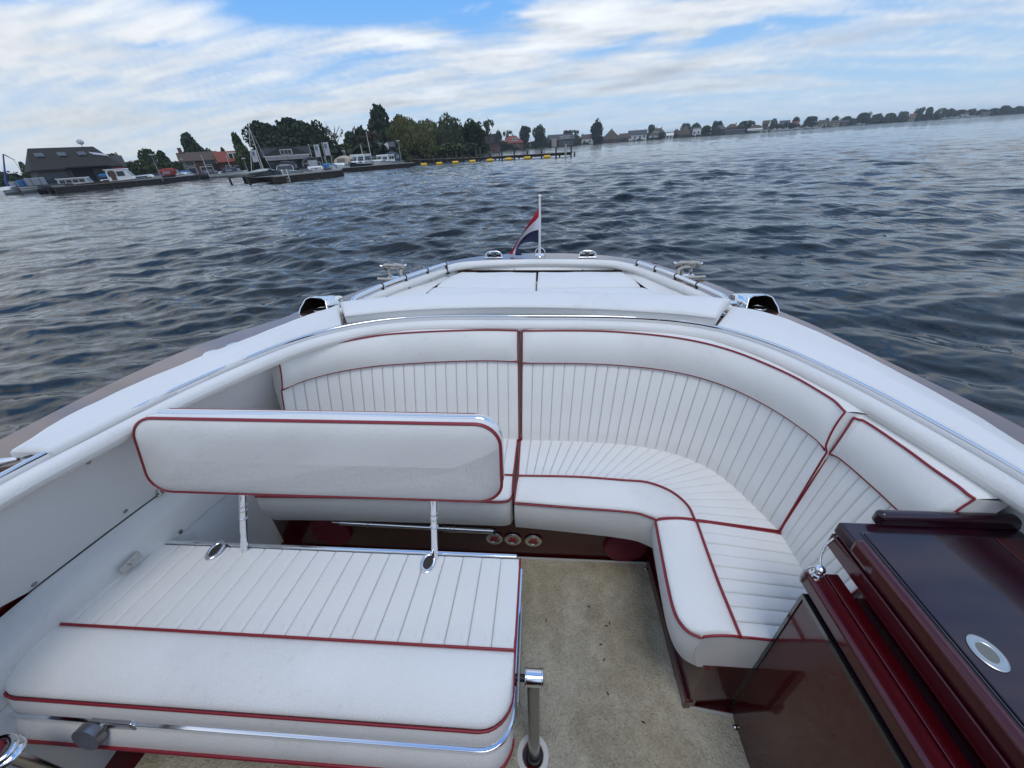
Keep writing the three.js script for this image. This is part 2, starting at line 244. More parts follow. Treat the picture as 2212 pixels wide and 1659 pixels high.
const wellLow = [[884, 668], [912, 640], [938, 619], [975, 597], [994, 585.5], [1001, 584], [1042, 583.5], [1100, 583.5], [1161, 583.5], [1240, 583.5], [1325, 583.5], [1339, 584.5], [1349, 590], [1400, 625], [1430, 645], [1452, 668]].map(([x, y]) => bp(x, y, 0.862));
const motorboat = boatThing('motorboat', 'varnished mahogany motorboat with white padded cockpit rim seen from on board', 'motorboat', V(0, 0, -0.9));
{
  const xz = (c, n) => c.getSpacedPoints(n).map((p) => [p.x, p.z]);
  const cock = xz(chromeCurve, 120); cock[0][1] = cock[cock.length - 1][1] = 1.98; cock[0][0] = -1.29; 
  const well = wellCurve.getSpacedPoints(60).map((p, i) => { const t = wellCurve.getTangentAt(i / 60); return [p.x + t.z * 0.012, p.z - t.x * 0.012]; });
  const deckGeo = slab(xz(deckCurve, 160), HD - 0.03, HD, [cock, well]);
  part(motorboat, 'deck', deckGeo, deckWood);
  part(motorboat, 'hull', sweep(deckCurve, [[0.02, -0.005], [-0.004, -0.006], [-0.010, -0.014], [-0.010, -0.034], [0.0, -0.044], [0.02, -0.25], [0.06, -0.6], [0.16, -1.2], [0.5, -1.6]], 140), deckWood);
  part(motorboat, 'rubbing_strip', sweep(deckCurve, circleProfile(0.009, 8, -0.012, -0.045), 140, true), chrome);
  part(motorboat, 'coaming_roll', sweep(chromeCurve, circleProfile(0.0255, 18, 0.030, -0.027), 150, true), vinyl);
  part(motorboat, 'chrome_strip', sweep(chromeCurve, [[-0.007, -0.02], [-0.007, 0.008], [-0.003, 0.012], [0.003, 0.012], [0.007, 0.008], [0.007, -0.02]], 150), chrome);
  // cockpit lining: behind the lounge and down the far side
  part(motorboat, 'cockpit_lining', sweep(curve(chromeCurve.getSpacedPoints(160).filter((p, i, l) => { const s = l.findIndex((q) => q.x > -1.0 && q.z < -1.2); return i >= s; })), [[0.02, -0.03], [0.0, -0.08], [-0.05, -0.2], [-0.06, -0.95]], 120), sidePanelMat);
  // slanting side panel above the ledge, the ledge and the panel below it
  const aTop = [[0, 1100], [150, 1010], [300, 928], [410, 868], [520, 814], [600, 778], [640, 760]].map(([x, y]) => bp(x, y, 0.845));
  const aBot = [[60, 1280], [130, 1226], [230, 1150], [345, 1065], [430, 1008], [520, 948], [613, 887]].map(([x, y]) => bp(x, y, 0.53));
  aTop.unshift(V(-1.31, 0.845, 0.1)); const aBot2 = [V(-1.44, 0.53, 0.2), ...aBot];
  const bEdge = [[0, 1436], [248, 1207], [418, 1067]].map(([x, y]) => bp(x, y, 0.47)); bEdge.unshift(V(-1.35, 0.47, 0.3)); bEdge.push(V(-1.20, 0.47, -1.30));
  const cT = curve(aTop), cB = curve(aBot), cE = curve(bEdge), cB2 = curve(aBot2);
  const panel = part(motorboat, 'side_panel', [grid((u, v) => cT.getPointAt(u).lerp(cB.getPointAt(u), v), 40, 6), grid((u, v) => { const p = cB.getPointAt(u); return V(p.x - 0.004 * v, p.y - 0.004 * v - 0.003, p.z); }, 40, 1)], sidePanelMat);
  const ledge = part(motorboat, 'side_ledge', grid((u, v) => { const a = cB2.getPointAt(u), b = cE.getPointAt(u); const w = [[0, 0, -0.006], [0.3, 0, 0], [0.75, 0, 0.0], [0.9, 0, -0.004], [0.97, 0, -0.012], [1, 0, -0.03], [1, 0.004, -0.1]][Math.round(v * 6)]; const p = a.clone().lerp(b, w[0]); p.y += w[2]; p.x += w[1]; return p; }, 40, 6), vinyl);
  part(motorboat, 'lower_side_panel', grid((u, v) => { const p = cE.getPointAt(u); const w = [[0.005, -0.1], [0.004, -0.11], [0.02, -0.3], [0.06, -0.49]][Math.round(v * 3)]; return V(p.x + w[0], p.y + w[1], p.z); }, 40, 3), sidePanelMat);
  const screwGeo = merge([new THREE.SphereGeometry(0.0055, 10, 6, 0, Math.PI * 2, 0, Math.PI / 2).scale(1, 0.5, 1), new THREE.CylinderGeometry(0.0075, 0.0075, 0.0016, 14)]).rotateZ(-Math.PI / 2);
  const onPanel = (x, y) => { let best = null, bd = 1e9; for (let i = 0; i <= 60; i++) for (let j = 0; j <= 40; j++) { const p = cT.getPointAt(i / 60).lerp(cB.getPointAt(i / 60), j / 40); const q = p.clone().sub(V(0, EYE_BOAT, 0)).applyQuaternion(qCamBoat.clone().invert()); const d = Math.hypot(CX + FOC * q.x / -q.z - x, CY - FOC * q.y / -q.z - y); if (d < bd) { bd = d; best = p; } } return best; };
  for (const [x, y] of [[497, 827], [191, 996], [271, 1107], [69, 1262]]) place(panel, 'screw', screwGeo, screwMat, onPanel(x, y).add(V(0.002, 0, 0)), new THREE.Quaternion().setFromEuler(new THREE.Euler(0, 0, -0.35)));
  place(panel, 'screw', screwGeo, screwMat, V(-1.286, 0.395, -0.83));
  // the hinge plate where the folding bench meets the side, and the latch plate by its cushion
  const hp = bp(322, 1066, 0.545);
  part(motorboat, 'hinge_plate', [rbox(hp.x - 0.012, hp.x, hp.y - 0.028, hp.y + 0.03, hp.z - 0.024, hp.z + 0.022, 0.006), rbox(hp.x, hp.x + 0.04, hp.y - 0.012, hp.y + 0.014, hp.z - 0.02, hp.z - 0.002, 0.005), bar(V(hp.x + 0.02, hp.y - 0.02, hp.z - 0.011), V(hp.x + 0.02, hp.y + 0.02, hp.z - 0.011), 0.007)], steel);
  const lp = bp(283, 1215, 0.43);
  part(motorboat, 'latch_plate', [rbox(lp.x - 0.008, lp.x + 0.003, lp.y - 0.014, lp.y + 0.014, lp.z - 0.034, lp.z + 0.034, 0.004), bar(V(lp.x, lp.y, lp.z), V(lp.x + 0.012, lp.y, lp.z), 0.009)], steel);
  // dark corner of the helm seat box under the side panel
  part(motorboat, 'side_locker', [rbox(-1.50, -1.425, 0.50, 0.86, -0.62, 0.3, 0.008)], mahogany);
  // sole and the mahogany bulkheads under the lounge
  part(motorboat, 'cockpit_sole', box(-1.36, 1.2, -0.05, -0.012, -1.12, 1.9), mahogany);
  const bulk = part(motorboat, 'bulkhead', [box(-1.16, 0.50, -0.012, 0.36, -1.085, -1.062), box(0.487, 0.51, -0.012, 0.26, -1.062, -0.545), box(0.51, 0.80, -0.012, 0.26, -0.575, -0.553)], mahogany);
  part(motorboat, 'toe_rail', rbox(0.476, 0.50, -0.01, 0.055, -1.06, -0.54, 0.006), mahogany);
  for (const [x, y] of [[717, 1146], [1350, 1180]]) {          // ribbed red speaker covers
    const c = bz(x, y, -1.06), rw = 0.088; const ribs = [new THREE.CylinderGeometry(rw, rw, 0.012, 32).rotateX(Math.PI / 2).translate(c.x, c.y, c.z + 0.004)];
    for (let k = -7; k <= 7; k++) { const h = k * 0.0115, w = Math.sqrt(Math.max(0, rw * rw - h * h)) - 0.004; if (w > 0.01) ribs.push(new THREE.CapsuleGeometry(0.0046, 2 * w, 3, 6).rotateZ(Math.PI / 2).translate(c.x, c.y + h, c.z + 0.010)); }
    part(bulk, 'speaker_grille', ribs, grilleRed);
  }
  for (const [x, y] of [[1068, 1162], [1108, 1164], [1152, 1167]]) {   // chrome rings round red stoppers
    const c = bz(x, y, -1.06);
    const ring = part(bulk, 'chrome_ring', [new THREE.TorusGeometry(0.029, 0.0085, 10, 28).scale(1, 1, 0.5).translate(c.x, c.y, c.z + 0.004), new THREE.CylinderGeometry(0.024, 0.024, 0.004, 20).rotateX(Math.PI / 2).translate(c.x, c.y, c.z + 0.0)], steel);
    part(ring, 'stopper', new THREE.BoxGeometry(0.03, 0.018, 0.006).translate(c.x, c.y - 0.003, c.z + 0.004), std([0.30, 0.02, 0.03], 0.4));
  }
  // well of the sun bed: padded rim and inner wall with snap studs
  part(motorboat, 'sunbed_rim', sweep(wellCurve, circleProfile(0.0245, 16, 0.0, 0.0), 110, true), vinyl);
  const wall = part(motorboat, 'sunbed_wall', [grid((u, v) => { const s = u * (wellPts.length - 1), i = Math.min(wellPts.length - 2, Math.floor(s)), a = wellPts[i].clone().lerp(wellPts[i + 1], s - i), b = wellLow[i].clone().lerp(wellLow[i + 1], s - i); a.y -= 0.012; return a.lerp(b, v); }, 140, 4), slab(wellLow.map((p) => [p.x, p.z]), 0.775, 0.785)], vinyl);
  const stud = new THREE.SphereGeometry(0.006, 10, 6);
  for (const u of [0.14, 0.19, 0.245, 0.3, 0.4, 0.452, 0.505, 0.555, 0.605, 0.70, 0.755, 0.81, 0.86]) { const p = wellCurve.getPointAt(u), t = wellCurve.getTangentAt(u); place(wall, 'snap_stud', stud, steel, V(p.x - t.z * 0.020, p.y - 0.034, p.z + t.x * 0.020)); }
}
// dashboard and windscreen ahead of the helm, behind the camera
part(motorboat, 'dashboard', [box(-1.30, 1.08, -0.012, 0.93, 1.25, 1.31), rbox(-1.30, 1.08, 0.93, 0.98, 1.05, 1.95, 0.015)], mahogany);
part(motorboat, 'helm_seat', [rbox(-1.24, 0.0, 0.0, 0.45, 0.45, 0.95, 0.04), rbox(-1.24, 0.0, 0.10, 1.02, 0.33, 0.45, 0.05)], mahogany);
// chrome grab rails either side of the sun bed
for (const ends of [[[766, 642], [830, 615], [900, 590.5], [966, 569]], [[1566, 640], [1500, 611.5], [1435, 586], [1374, 565.5]]]) {
  const p = ends.map(([x, y]) => bp(x, y, 0.945)); const c = curve(p);
  const lead = [V(p[0].x, HD + 0.006, p[0].z + 0.055), V(p[0].x, HD + 0.035, p[0].z + 0.045), V(p[0].x, 0.94, p[0].z + 0.02), ...c.getSpacedPoints(8).slice(1)];
  const rail = part(motorboat, 'grab_rail', [tube(lead, 0.0095, 60, 12), new THREE.SphereGeometry(0.0095, 12, 8).translate(p[3].x, p[3].y, p[3].z)], chrome);
  part(rail, 'rail_foot', rbox(p[0].x - 0.022, p[0].x + 0.022, HD, HD + 0.012, p[0].z + 0.02, p[0].z + 0.095, 0.005), chrome);
  for (const u of [0.28, 0.52, 0.76, 0.985]) { const q = c.getPointAt(u); part(rail, 'rail_bracket', [bar(V(q.x, HD, q.z), V(q.x, q.y - 0.004, q.z), 0.010, 0.007), new THREE.TorusGeometry(0.0105, 0.0028, 8, 16).rotateY(0.5 * (u > 0 ? Math.sign(p[0].x) : 1)).translate(q.x, q.y, q.z), new THREE.CylinderGeometry(0.02, 0.02, 0.006, 16).translate(q.x, HD + 0.003, q.z)], blackRubber); }
}
// chrome clam-shell air scoops on the quarters
for (const [x, y, turn, s] of [[676, 681, -0.16, -1], [1648, 679, 0.16, 1]]) {
  const c = bp(x, y, HD); const Wd = 0.155, Hh = 0.070, L = 0.25;
  const sec = (w, h, z) => [[-w / 2, 0], [-w / 2 * 0.98, h * 0.3], [-w / 2 * 0.72, h * 0.86], [-w * 0.2, h], [w * 0.2, h], [w / 2 * 0.72, h * 0.86], [w / 2 * 0.98, h * 0.3], [w / 2, 0]].map(([a, b]) => V(a, b, z - b * (z > -0.01 ? 0.75 : z > -0.1 ? 0.45 : 0)));
  const rows = [sec(Wd, Hh, 0), sec(Wd * 0.97, Hh * 0.98, -0.05), sec(Wd * 0.85, Hh * 0.82, -0.13), sec(Wd * 0.55, Hh * 0.45, -0.21), sec(Wd * 0.15, 0.004, -L)];
  const inner = rows.map((r, i) => r.map((p) => V(p.x * 0.955, Math.max(0.001, p.y - 0.004), p.z + (i === 0 ? -0.0005 : 0.002))));
  const shell = (rr) => { const P = rr; return grid((u, v) => { const a = v * (P.length - 1), i = Math.min(P.length - 2, Math.floor(a)), b = u * 7, k = Math.min(6, Math.floor(b)); const q0 = P[i][k].clone().lerp(P[i][k + 1], b - k), q1 = P[i + 1][k].clone().lerp(P[i + 1][k + 1], b - k); return q0.lerp(q1, a - i); }, 14, 12); };
  const m = new THREE.Matrix4().makeRotationY(turn).setPosition(c);
  const rim = tube(new THREE.CatmullRomCurve3(rows[0], false, 'catmullrom', 0.02), 0.0035, 50, 6);
  const scoop = part(motorboat, 'air_scoop', [shell(rows).applyMatrix4(m), rim.applyMatrix4(m)], chrome);
  part(scoop, 'scoop_throat', [shell(inner).applyMatrix4(m), new THREE.BoxGeometry(Wd * 0.9, 0.004, L * 0.8).translate(0, 0.003, -L * 0.42).applyMatrix4(m)], std([0.06, 0.04, 0.03], 0.25, { metalness: 0.6 }));
  part(scoop, 'scoop_grommet', new THREE.TorusGeometry(0.030, 0.004, 8, 28).rotateX(Math.PI / 2).translate(0.01, 0.012, -0.05).applyMatrix4(m), steel);
  const k = s < 0 ? bp(713, 661, HD + 0.03) : bp(1581, 656, HD + 0.03);
  part(motorboat, 'deck_knob', [bar(V(k.x, HD, k.z), V(k.x, HD + 0.03, k.z), 0.006), new THREE.CylinderGeometry(0.022, 0.019, 0.009, 24).translate(k.x, HD + 0.034, k.z)], chrome);
}
// filler caps on the side deck, fairleads at the stern, cleats
for (const [x, y] of [[457, 761], [505, 744]]) { const c = bp(x, y, HD + 0.01); part(motorboat, 'filler_cap', [new THREE.CylinderGeometry(0.030, 0.034, 0.006, 28).translate(c.x, HD + 0.004, c.z), new THREE.CylinderGeometry(0.021, 0.021, 0.003, 24).translate(c.x, HD + 0.008, c.z)], chrome); }
for (const [x, y] of [[1066.5, 558], [1269, 557]]) {
  const c = bp(x, y, HD); const a = [V(c.x - 0.058, HD + 0.003, c.z), V(c.x - 0.052, HD + 0.03, c.z - 0.005), V(c.x - 0.03, HD + 0.043, c.z - 0.01), V(c.x + 0.03, HD + 0.043, c.z - 0.01), V(c.x + 0.052, HD + 0.03, c.z - 0.005), V(c.x + 0.058, HD + 0.003, c.z)];
  part(motorboat, 'fairlead', [tube(a, 0.0045, 40, 8), rbox(c.x - 0.064, c.x + 0.064, HD, HD + 0.009, c.z - 0.012, c.z + 0.012, 0.004)], chrome);
  part(motorboat, 'stern_lamp', [new THREE.CylinderGeometry(0.014, 0.02, 0.03, 14).translate(c.x, HD + 0.016, c.z - 0.05), rbox(c.x - 0.05, c.x + 0.05, HD, HD + 0.02, c.z - 0.07, c.z - 0.04, 0.006)], blackGloss);
}
const ropeMat = std([0.52, 0.50, 0.44], 0.9, { bumpMap: rep(grainMap, 20), bumpScale: 0.002 });
for (const [x, y, dx, lab] of [[855, 600, 1, 'cream mooring rope figure-eighted on the cleat beside the open water and marina'], [1480, 596, -1, 'cream mooring rope knotted thickly over the cleat with tails hanging down']]) {
  const c = bp(x, y, HD); const cy = HD + 0.062;
  part(motorboat, 'cleat', [bar(V(c.x - 0.028, HD, c.z), V(c.x - 0.025, cy, c.z), 0.01, 0.008), bar(V(c.x + 0.028, HD, c.z), V(c.x + 0.025, cy, c.z), 0.01, 0.008), tube([V(c.x - 0.08, cy + 0.012, c.z + 0.01 * dx), V(c.x - 0.03, cy, c.z), V(c.x + 0.03, cy, c.z), V(c.x + 0.08, cy + 0.012, c.z - 0.01 * dx)], 0.009, 24, 8), rbox(c.x - 0.05, c.x + 0.05, HD, HD + 0.007, c.z - 0.018, c.z + 0.018, 0.003)], chrome);
  const r = boatThing('mooring_rope', lab, 'rope', V(c.x, cy, c.z), 'ropes on the cleats');
  const p = []; for (let i = 0; i <= 40; i++) { const a = i / 40 * Math.PI * 2 * 2.25; p.push(V(c.x + 0.062 * Math.sin(a), cy + 0.016 * Math.sin(2 * a + i * 0.02) + 0.004, c.z + 0.022 * Math.sin(2 * a) + 0.004 * Math.sin(i))); }
  part(r, 'rope_turns', tube(p, 0.0095, 140, 8), ropeMat);
  part(r, 'rope_tail', [tube([p[40], V(c.x + 0.05 * dx, cy - 0.015, c.z + 0.03), V(c.x + 0.055 * dx, HD + 0.012, c.z + 0.05), V(c.x + 0.0 * dx, HD + 0.011, c.z + 0.07), V(c.x - 0.09 * dx, HD + 0.011, c.z + 0.06)], 0.009, 50, 8), tube([V(c.x - 0.02, cy + 0.02, c.z), V(c.x - 0.03, cy - 0.02, c.z + 0.012), V(c.x - 0.024, HD + 0.012, c.z + 0.02)], 0.009, 20, 8)], ropeMat);
}
{ // chrome cleat end on the side deck at the edge of view
  const c = bp(6, 1000, HD + 0.02); part(motorboat, 'side_cleat', [rbox(c.x - 0.08, c.x - 0.02, HD, HD + 0.026, c.z - 0.01, c.z + 0.05, 0.012), bar(V(c.x - 0.04, HD + 0.014, c.z), V(c.x + 0.005, HD + 0.012, c.z - 0.025), 0.012, 0.006)], chrome);
}

// ---------------------------------------------------------------- pads that lie on the deck
function stripPad(A, B, th, r = 0.018, crown = 0.006, nu = 48, wob = null) {   // between two edge curves whose height is the top of the pad
  const pr = [[0, 0.005, -th], [0, 0, -th + 0.006], [0, 0, -r]]; for (let k = 1; k <= 4; k++) { const a = k / 4 * Math.PI / 2; pr.push([0, r * (1 - Math.cos(a)), -r + r * Math.sin(a)]); }
  for (const f of [0.22, 0.4, 0.5, 0.6, 0.78]) pr.push([f, 0, crown * Math.sin(Math.PI * f)]);
  for (let k = 4; k >= 1; k--) { const a = k / 4 * Math.PI / 2; pr.push([1, -r * (1 - Math.cos(a)), -r + r * Math.sin(a)]); }
  pr.push([1, 0, -r], [1, 0, -th + 0.006], [1, -0.005, -th]);
  const rows = nu + 5, us = [0, 0, 0.004, ...Array.from({ length: nu - 1 }, (_, i) => (i + 1) / nu), 0.996, 1, 1];
  return grid((v, u) => {
    const i = Math.round(u * (us.length - 1)), k = Math.round(v * (pr.length - 1)), uu = us[i];
    const a = A.getPointAt(uu), b = B.getPointAt(uu), d = b.clone().sub(a).normalize(); const [f, off, dy] = pr[k];
    const p = a.clone().lerp(b, f).addScaledVector(d, off); p.y += dy;
    if (wob && k > 2 && k < pr.length - 3) p.y += wob(p);
    const end = (i <= 1 || i >= us.length - 2);
    if (end) { const mid = a.clone().lerp(b, 0.5); mid.y -= th / 2; if (i === 0 || i === us.length - 1) p.lerp(mid, 0.98); else p.y = Math.min(p.y, lerp(a.y, b.y, f) - 0.006); }
    return p;
  }, 0, 0, Array.from({ length: pr.length }, (_, k) => k / (pr.length - 1)), Array.from({ length: us.length }, (_, i) => i / (us.length - 1)));
}
const wobble = (s, a) => (p) => a * fbm(p.x * s + 4, p.z * s + 8, 3);
{
  const inner = [[104, 976], [180, 937], [300, 877], [400, 829], [500, 786], [600, 744], [680, 716], [737, 701]].map(([x, y]) => bp(x, y - 2.5, 0.925));
  const outer = [[16, 976], [120, 920], [240, 861], [350, 813], [450, 773], [560, 729], [650, 695], [733, 668]].map(([x, y], i) => bp(x, y - (i ? 11 : 2), 0.925));
  const g1 = boatThing('deck_pad', 'long narrow white deck pad ending in a point beside the folding bench', 'deck pad', inner[3].clone().setY(HD), 'white pads along the side decks');
  part(g1, 'pad_cover', stripPad(curve(outer), curve(inner), 0.026, 0.012, 0.006, 60, wobble(9, 0.004)), vinylPad);
  part(g1, 'pad_board', stripPad(curve(outer.map((p) => V(p.x + 0.012, HD + 0.012, p.z))), curve(inner.map((p) => V(p.x, HD + 0.012, p.z))), 0.011, 0.004, 0, 40), std([0.55, 0.55, 0.54], 0.5));
  const o2 = [[1579, 662], [1640, 678], [1700, 697], [1800, 739], [1900, 788], [2000, 842], [2100, 899], [2212, 968]].map(([x, y], i) => bp(x + 3, y - (i ? 8 : 2), 0.925)); o2.push(V(1.20, 0.925, -0.2), V(1.22, 0.925, 0.6));
  const i2 = [[1547, 705], [1620, 725], [1700, 754], [1800, 799], [1900, 848], [2000, 901], [2100, 956], [2212, 1021]].map(([x, y]) => bp(x + 1.5, y - 3, 0.925)); i2.push(V(1.115, 0.925, -0.2), V(1.135, 0.925, 0.6));
  const g2 = boatThing('deck_pad', 'long white deck pad curving beside the varnished cabinet and the curved lounge', 'deck pad', i2[3].clone().setY(HD), 'white pads along the side decks');
  part(g2, 'pad_cover', stripPad(curve(i2), curve(o2), 0.026, 0.012, 0.006, 60, wobble(9, 0.004)), vinylPad);
  part(g2, 'pad_board', stripPad(curve(i2.map((p) => V(p.x, HD + 0.012, p.z))), curve(o2.map((p) => V(p.x - 0.012, HD + 0.012, p.z))), 0.011, 0.004, 0, 40), std([0.55, 0.55, 0.54], 0.5));
}
{ // bolster across the front of the sun bed
  const HT = 0.962;
  const front = [[741, 679], [820, 670.5], [895, 665], [1020, 660.5], [1145, 659.5], [1270, 662], [1385, 668], [1470, 674], [1552, 683]].map(([x, y]) => bp(x, y, HT).add(V(0, 0, -0.012)));
  const back = [[733, 650], [840, 638], [947, 630.5], [1060, 627.5], [1160, 627], [1281, 628.5], [1400, 632], [1500, 637], [1580, 643]].map(([x, y]) => bp(x, y, HT));
  const g = boatThing('sunbed_bolster', 'wide white bolster cushion lying across the end of the sun bed', 'bolster', V(-0.05, HC, -1.68));
  const fold = (p) => { const d = (p.x - 0.30) * 0.75 + (p.z + 1.74) * 0.66; return 0.006 * fbm(p.x * 5, p.z * 5 + 2, 3) - 0.012 * Math.exp(-d * d * 3500) * smooth(-1.62, -1.68, p.z) + 0.006 * Math.exp(-(d + 0.02) * (d + 0.02) * 2500); };
  part(g, 'cushion_cover', stripPad(curve(front), curve(back), 0.052, 0.02, 0.012, 90, fold), vinylPad);
  part(g, 'piping', tube(curve(front.map((p) => V(p.x, p.y - 0.012, p.z + 0.004))), 0.004, 80, 6), vinylPad);
}
{ // four loose cushions of the sun bed
  const HM = 0.868; const q = (x, y) => bp(x, y, HM);
  const sets = [
    [[[999, 586], [1158.5, 587]], [[943, 618.5], [1157, 621]], 'flat white sun bed cushion behind the bolster, on the flag side of the seam'],
    [[[1163, 586.5], [1339, 586]], [[1160, 620], [1384, 617.5]], 'flat white sun bed cushion behind the bolster, with a clean bright top'],
    [[[941, 620], [1157, 622]], [[908, 650], [1156, 656]], 'narrow white sun bed cushion half hidden by the bolster, greyish cover'],
    [[[1160, 621.5], [1386, 619]], [[1160, 656], [1436, 650]], 'narrow white sun bed cushion half hidden by the bolster, next to the snap-studded wall']];
  sets.forEach(([b, f, lab], i) => { const B = curve([q(...b[0]), q((b[0][0] + b[1][0]) / 2, (b[0][1] + b[1][1]) / 2), q(...b[1])]), F = curve([q(...f[0]), q((f[0][0] + f[1][0]) / 2, (f[0][1] + f[1][1]) / 2), q(...f[1])]); const m = q((b[0][0] + f[1][0]) / 2, (b[0][1] + f[1][1]) / 2); const g = boatThing('sunbed_cushion', lab, 'cushion', V(m.x, 0.788, m.z), 'cushions of the sun bed'); part(g, 'cushion_cover', stripPad(F, B, 0.08, 0.016, 0.01, 24, wobble(7, i % 2 ? 0.004 : 0.008)), vinylPad); });
}

// ---------------------------------------------------------------- upholstery of the lounge
const PT = [0, 0.02, 0.06, 0.16, 0.5, 0.84, 0.94, 0.98, 1];
function normalAt(S, u, v) { const e = 0.004; const a = S(Math.min(1, u + e), v).sub(S(Math.max(0, u - e), v)), b = S(u, Math.min(1, v + e)).sub(S(u, Math.max(0, v - e))); return a.cross(b).normalize(); }
function pleats(parent, S, n, v0, v1, lift, mat, seed = 1, us = null) {
  const r = rng(seed);
  for (let i = 0; i < n; i++) {
    const u0 = us ? us[i] : i / n, u1 = us ? us[i + 1] : (i + 1) / n, k = lift * (0.85 + 0.3 * r());
    part(parent, 'pleat', grid((s, w) => { const u = lerp(u0, u1, 0.008 + s * 0.984), v = lerp(v0, v1, w); const edge = Math.sqrt(Math.max(0, 1 - Math.pow(Math.abs(2 * w - 1), 14))); return S(u, v).addScaledVector(normalAt(S, u, v), k * (1 - 0.25 * Math.pow(2 * s - 1, 2) - 0.75 * Math.pow(Math.abs(2 * s - 1), 16)) * (0.35 + 0.65 * edge) - 0.001); }, 0, 8, PT), mat);
  }
}
function backrest(g, bot, top, n, vMid, { puff = 0.030, seed = 3, depth = 0.075, band = 0.055 } = {}) {
  const S = (u, v) => bot.getPointAt(u).lerp(top.getPointAt(u), v);
  const endSoft = (u) => 0.35 + 0.65 * Math.sqrt(smooth(0, 0.045, u) * smooth(1, 0.955, u));
  const rollAt = (u, k) => { const v = lerp(vMid, 1, k), nn = normalAt(S, u, Math.min(0.99, v)); return S(u, v).addScaledVector(nn, 0.006 + puff * endSoft(u) * Math.pow(Math.sin(Math.PI * Math.min(1, 0.04 + k * 0.80)), 0.75)); };
  const body = part(g, 'cushion_body', [
    grid((u, v) => S(u, v * vMid).addScaledVector(normalAt(S, u, v * vMid), -0.008), 60, 6),
    grid((v, u) => { const a = rollAt(u, 1), nn = normalAt(S, u, 0.98).setY(0).normalize(); return a.clone().addScaledVector(nn, -band * v).add(V(0, 0.006 * Math.sin(v * Math.PI * 0.9), 0)); }, 6, 60),
    ...[0, 1].map((u) => grid((v, k) => { const p = k > vMid ? rollAt(u, (k - vMid) / (1 - vMid)) : S(u, k).addScaledVector(normalAt(S, u, k), -0.002); return p.addScaledVector(normalAt(S, u, k).setY(0).normalize(), -depth * v); }, 3, 16)),
  ], vinyl);
  part(g, 'top_roll', grid((u, k) => rollAt(u, k), 70, 14), vinyl);
  pleats(g, S, n, 0.0, vMid - 0.006, 0.007, vinyl, seed);
  const run = (f, m = 60) => Array.from({ length: m + 1 }, (_, i) => f(i / m));
  part(g, 'piping', [tube(run((u) => S(u, vMid).addScaledVector(normalAt(S, u, vMid), 0.0095)), 0.0040, 90, 6), tube(run((u) => rollAt(u, 1).addScaledVector(normalAt(S, u, 0.98), 0.002)), 0.0038, 90, 6),
    ...[0, 1].map((u) => tube(run((k) => (k > vMid ? rollAt(u, (k - vMid) / (1 - vMid)) : S(u, k)).addScaledVector(normalAt(S, u, k), 0.002), 24), 0.0028, 50, 6))], piping);
  return S;
}
const tops = (l, h = 0.865) => l.map(([x, y]) => bp(x, y, h));
const HS = 0.40;
{ // straight half by the folding bench
  const top = curve(tops([[597.5, 779], [638, 761], [720, 740], [816, 724], [900, 717.5], [995, 713.5], [1060, 712.5], [1119, 714]]));
  const low = Array.from({ length: 9 }, (_, i) => { const u = i / 8, p = top.getPointAt(u), t = top.getTangentAt(u).setY(0).normalize(); return V(p.x - t.z * lerp(0.0, 0.19, smooth(-0.1, 0.5, u)), HS, p.z + t.x * lerp(0.0, 0.19, smooth(-0.1, 0.5, u))); });
  low[8] = bp(1121, 953, HS); low[0] = bp(630, 985, HS);
  const g = boatThing('backrest_cushion', 'white pleated backrest cushion with red piping behind the folding bench', 'backrest cushion', V(-0.5, HS, -1.45), 'lounge cushions');
  backrest(g, curve(low), top, 22, 0.73, { seed: 5 });
}
{ // long curved half
  const top = curve(tops([[1128.5, 714.5], [1215, 714], [1306, 715.4], [1390, 721], [1465, 729.7], [1530, 742], [1597, 761], [1665, 787], [1730, 817], [1785, 848], [1825, 874], [1838, 893]]));
  const low = curve([[1127, 953], [1190, 955], [1254, 957], [1359, 964], [1415, 973], [1465, 986], [1508, 1003], [1545, 1023], [1580, 1050], [1613, 1081], [1650, 1118], [1682, 1150]].map(([x, y]) => bp(x, y, HS)));
  const g = boatThing('backrest_cushion', 'white pleated backrest cushion with red piping curving round the corner of the lounge', 'backrest cushion', V(0.5, HS, -1.4), 'lounge cushions');
  backrest(g, low, top, 27, 0.72, { seed: 6, puff: 0.032 });
}
{ // short side piece by the cabinet
  const top = curve(tops([[1842, 899], [1866, 905], [1967, 970], [2030, 1016], [2090, 1058], [2118, 1082]], 0.852));
  const low = curve([[1684, 1153], [1705, 1187], [1725, 1220], [1745, 1253], [1765, 1288], [1785, 1325]].map(([x, y]) => bp(x, y, HS)));
  const g = boatThing('backrest_cushion', 'short white pleated backrest cushion with red piping behind the varnished cabinet', 'backrest cushion', V(0.9, HS, -0.75), 'lounge cushions');
  backrest(g, low, top, 9, 0.72, { seed: 7, puff: 0.028, band: 0.08 });
}
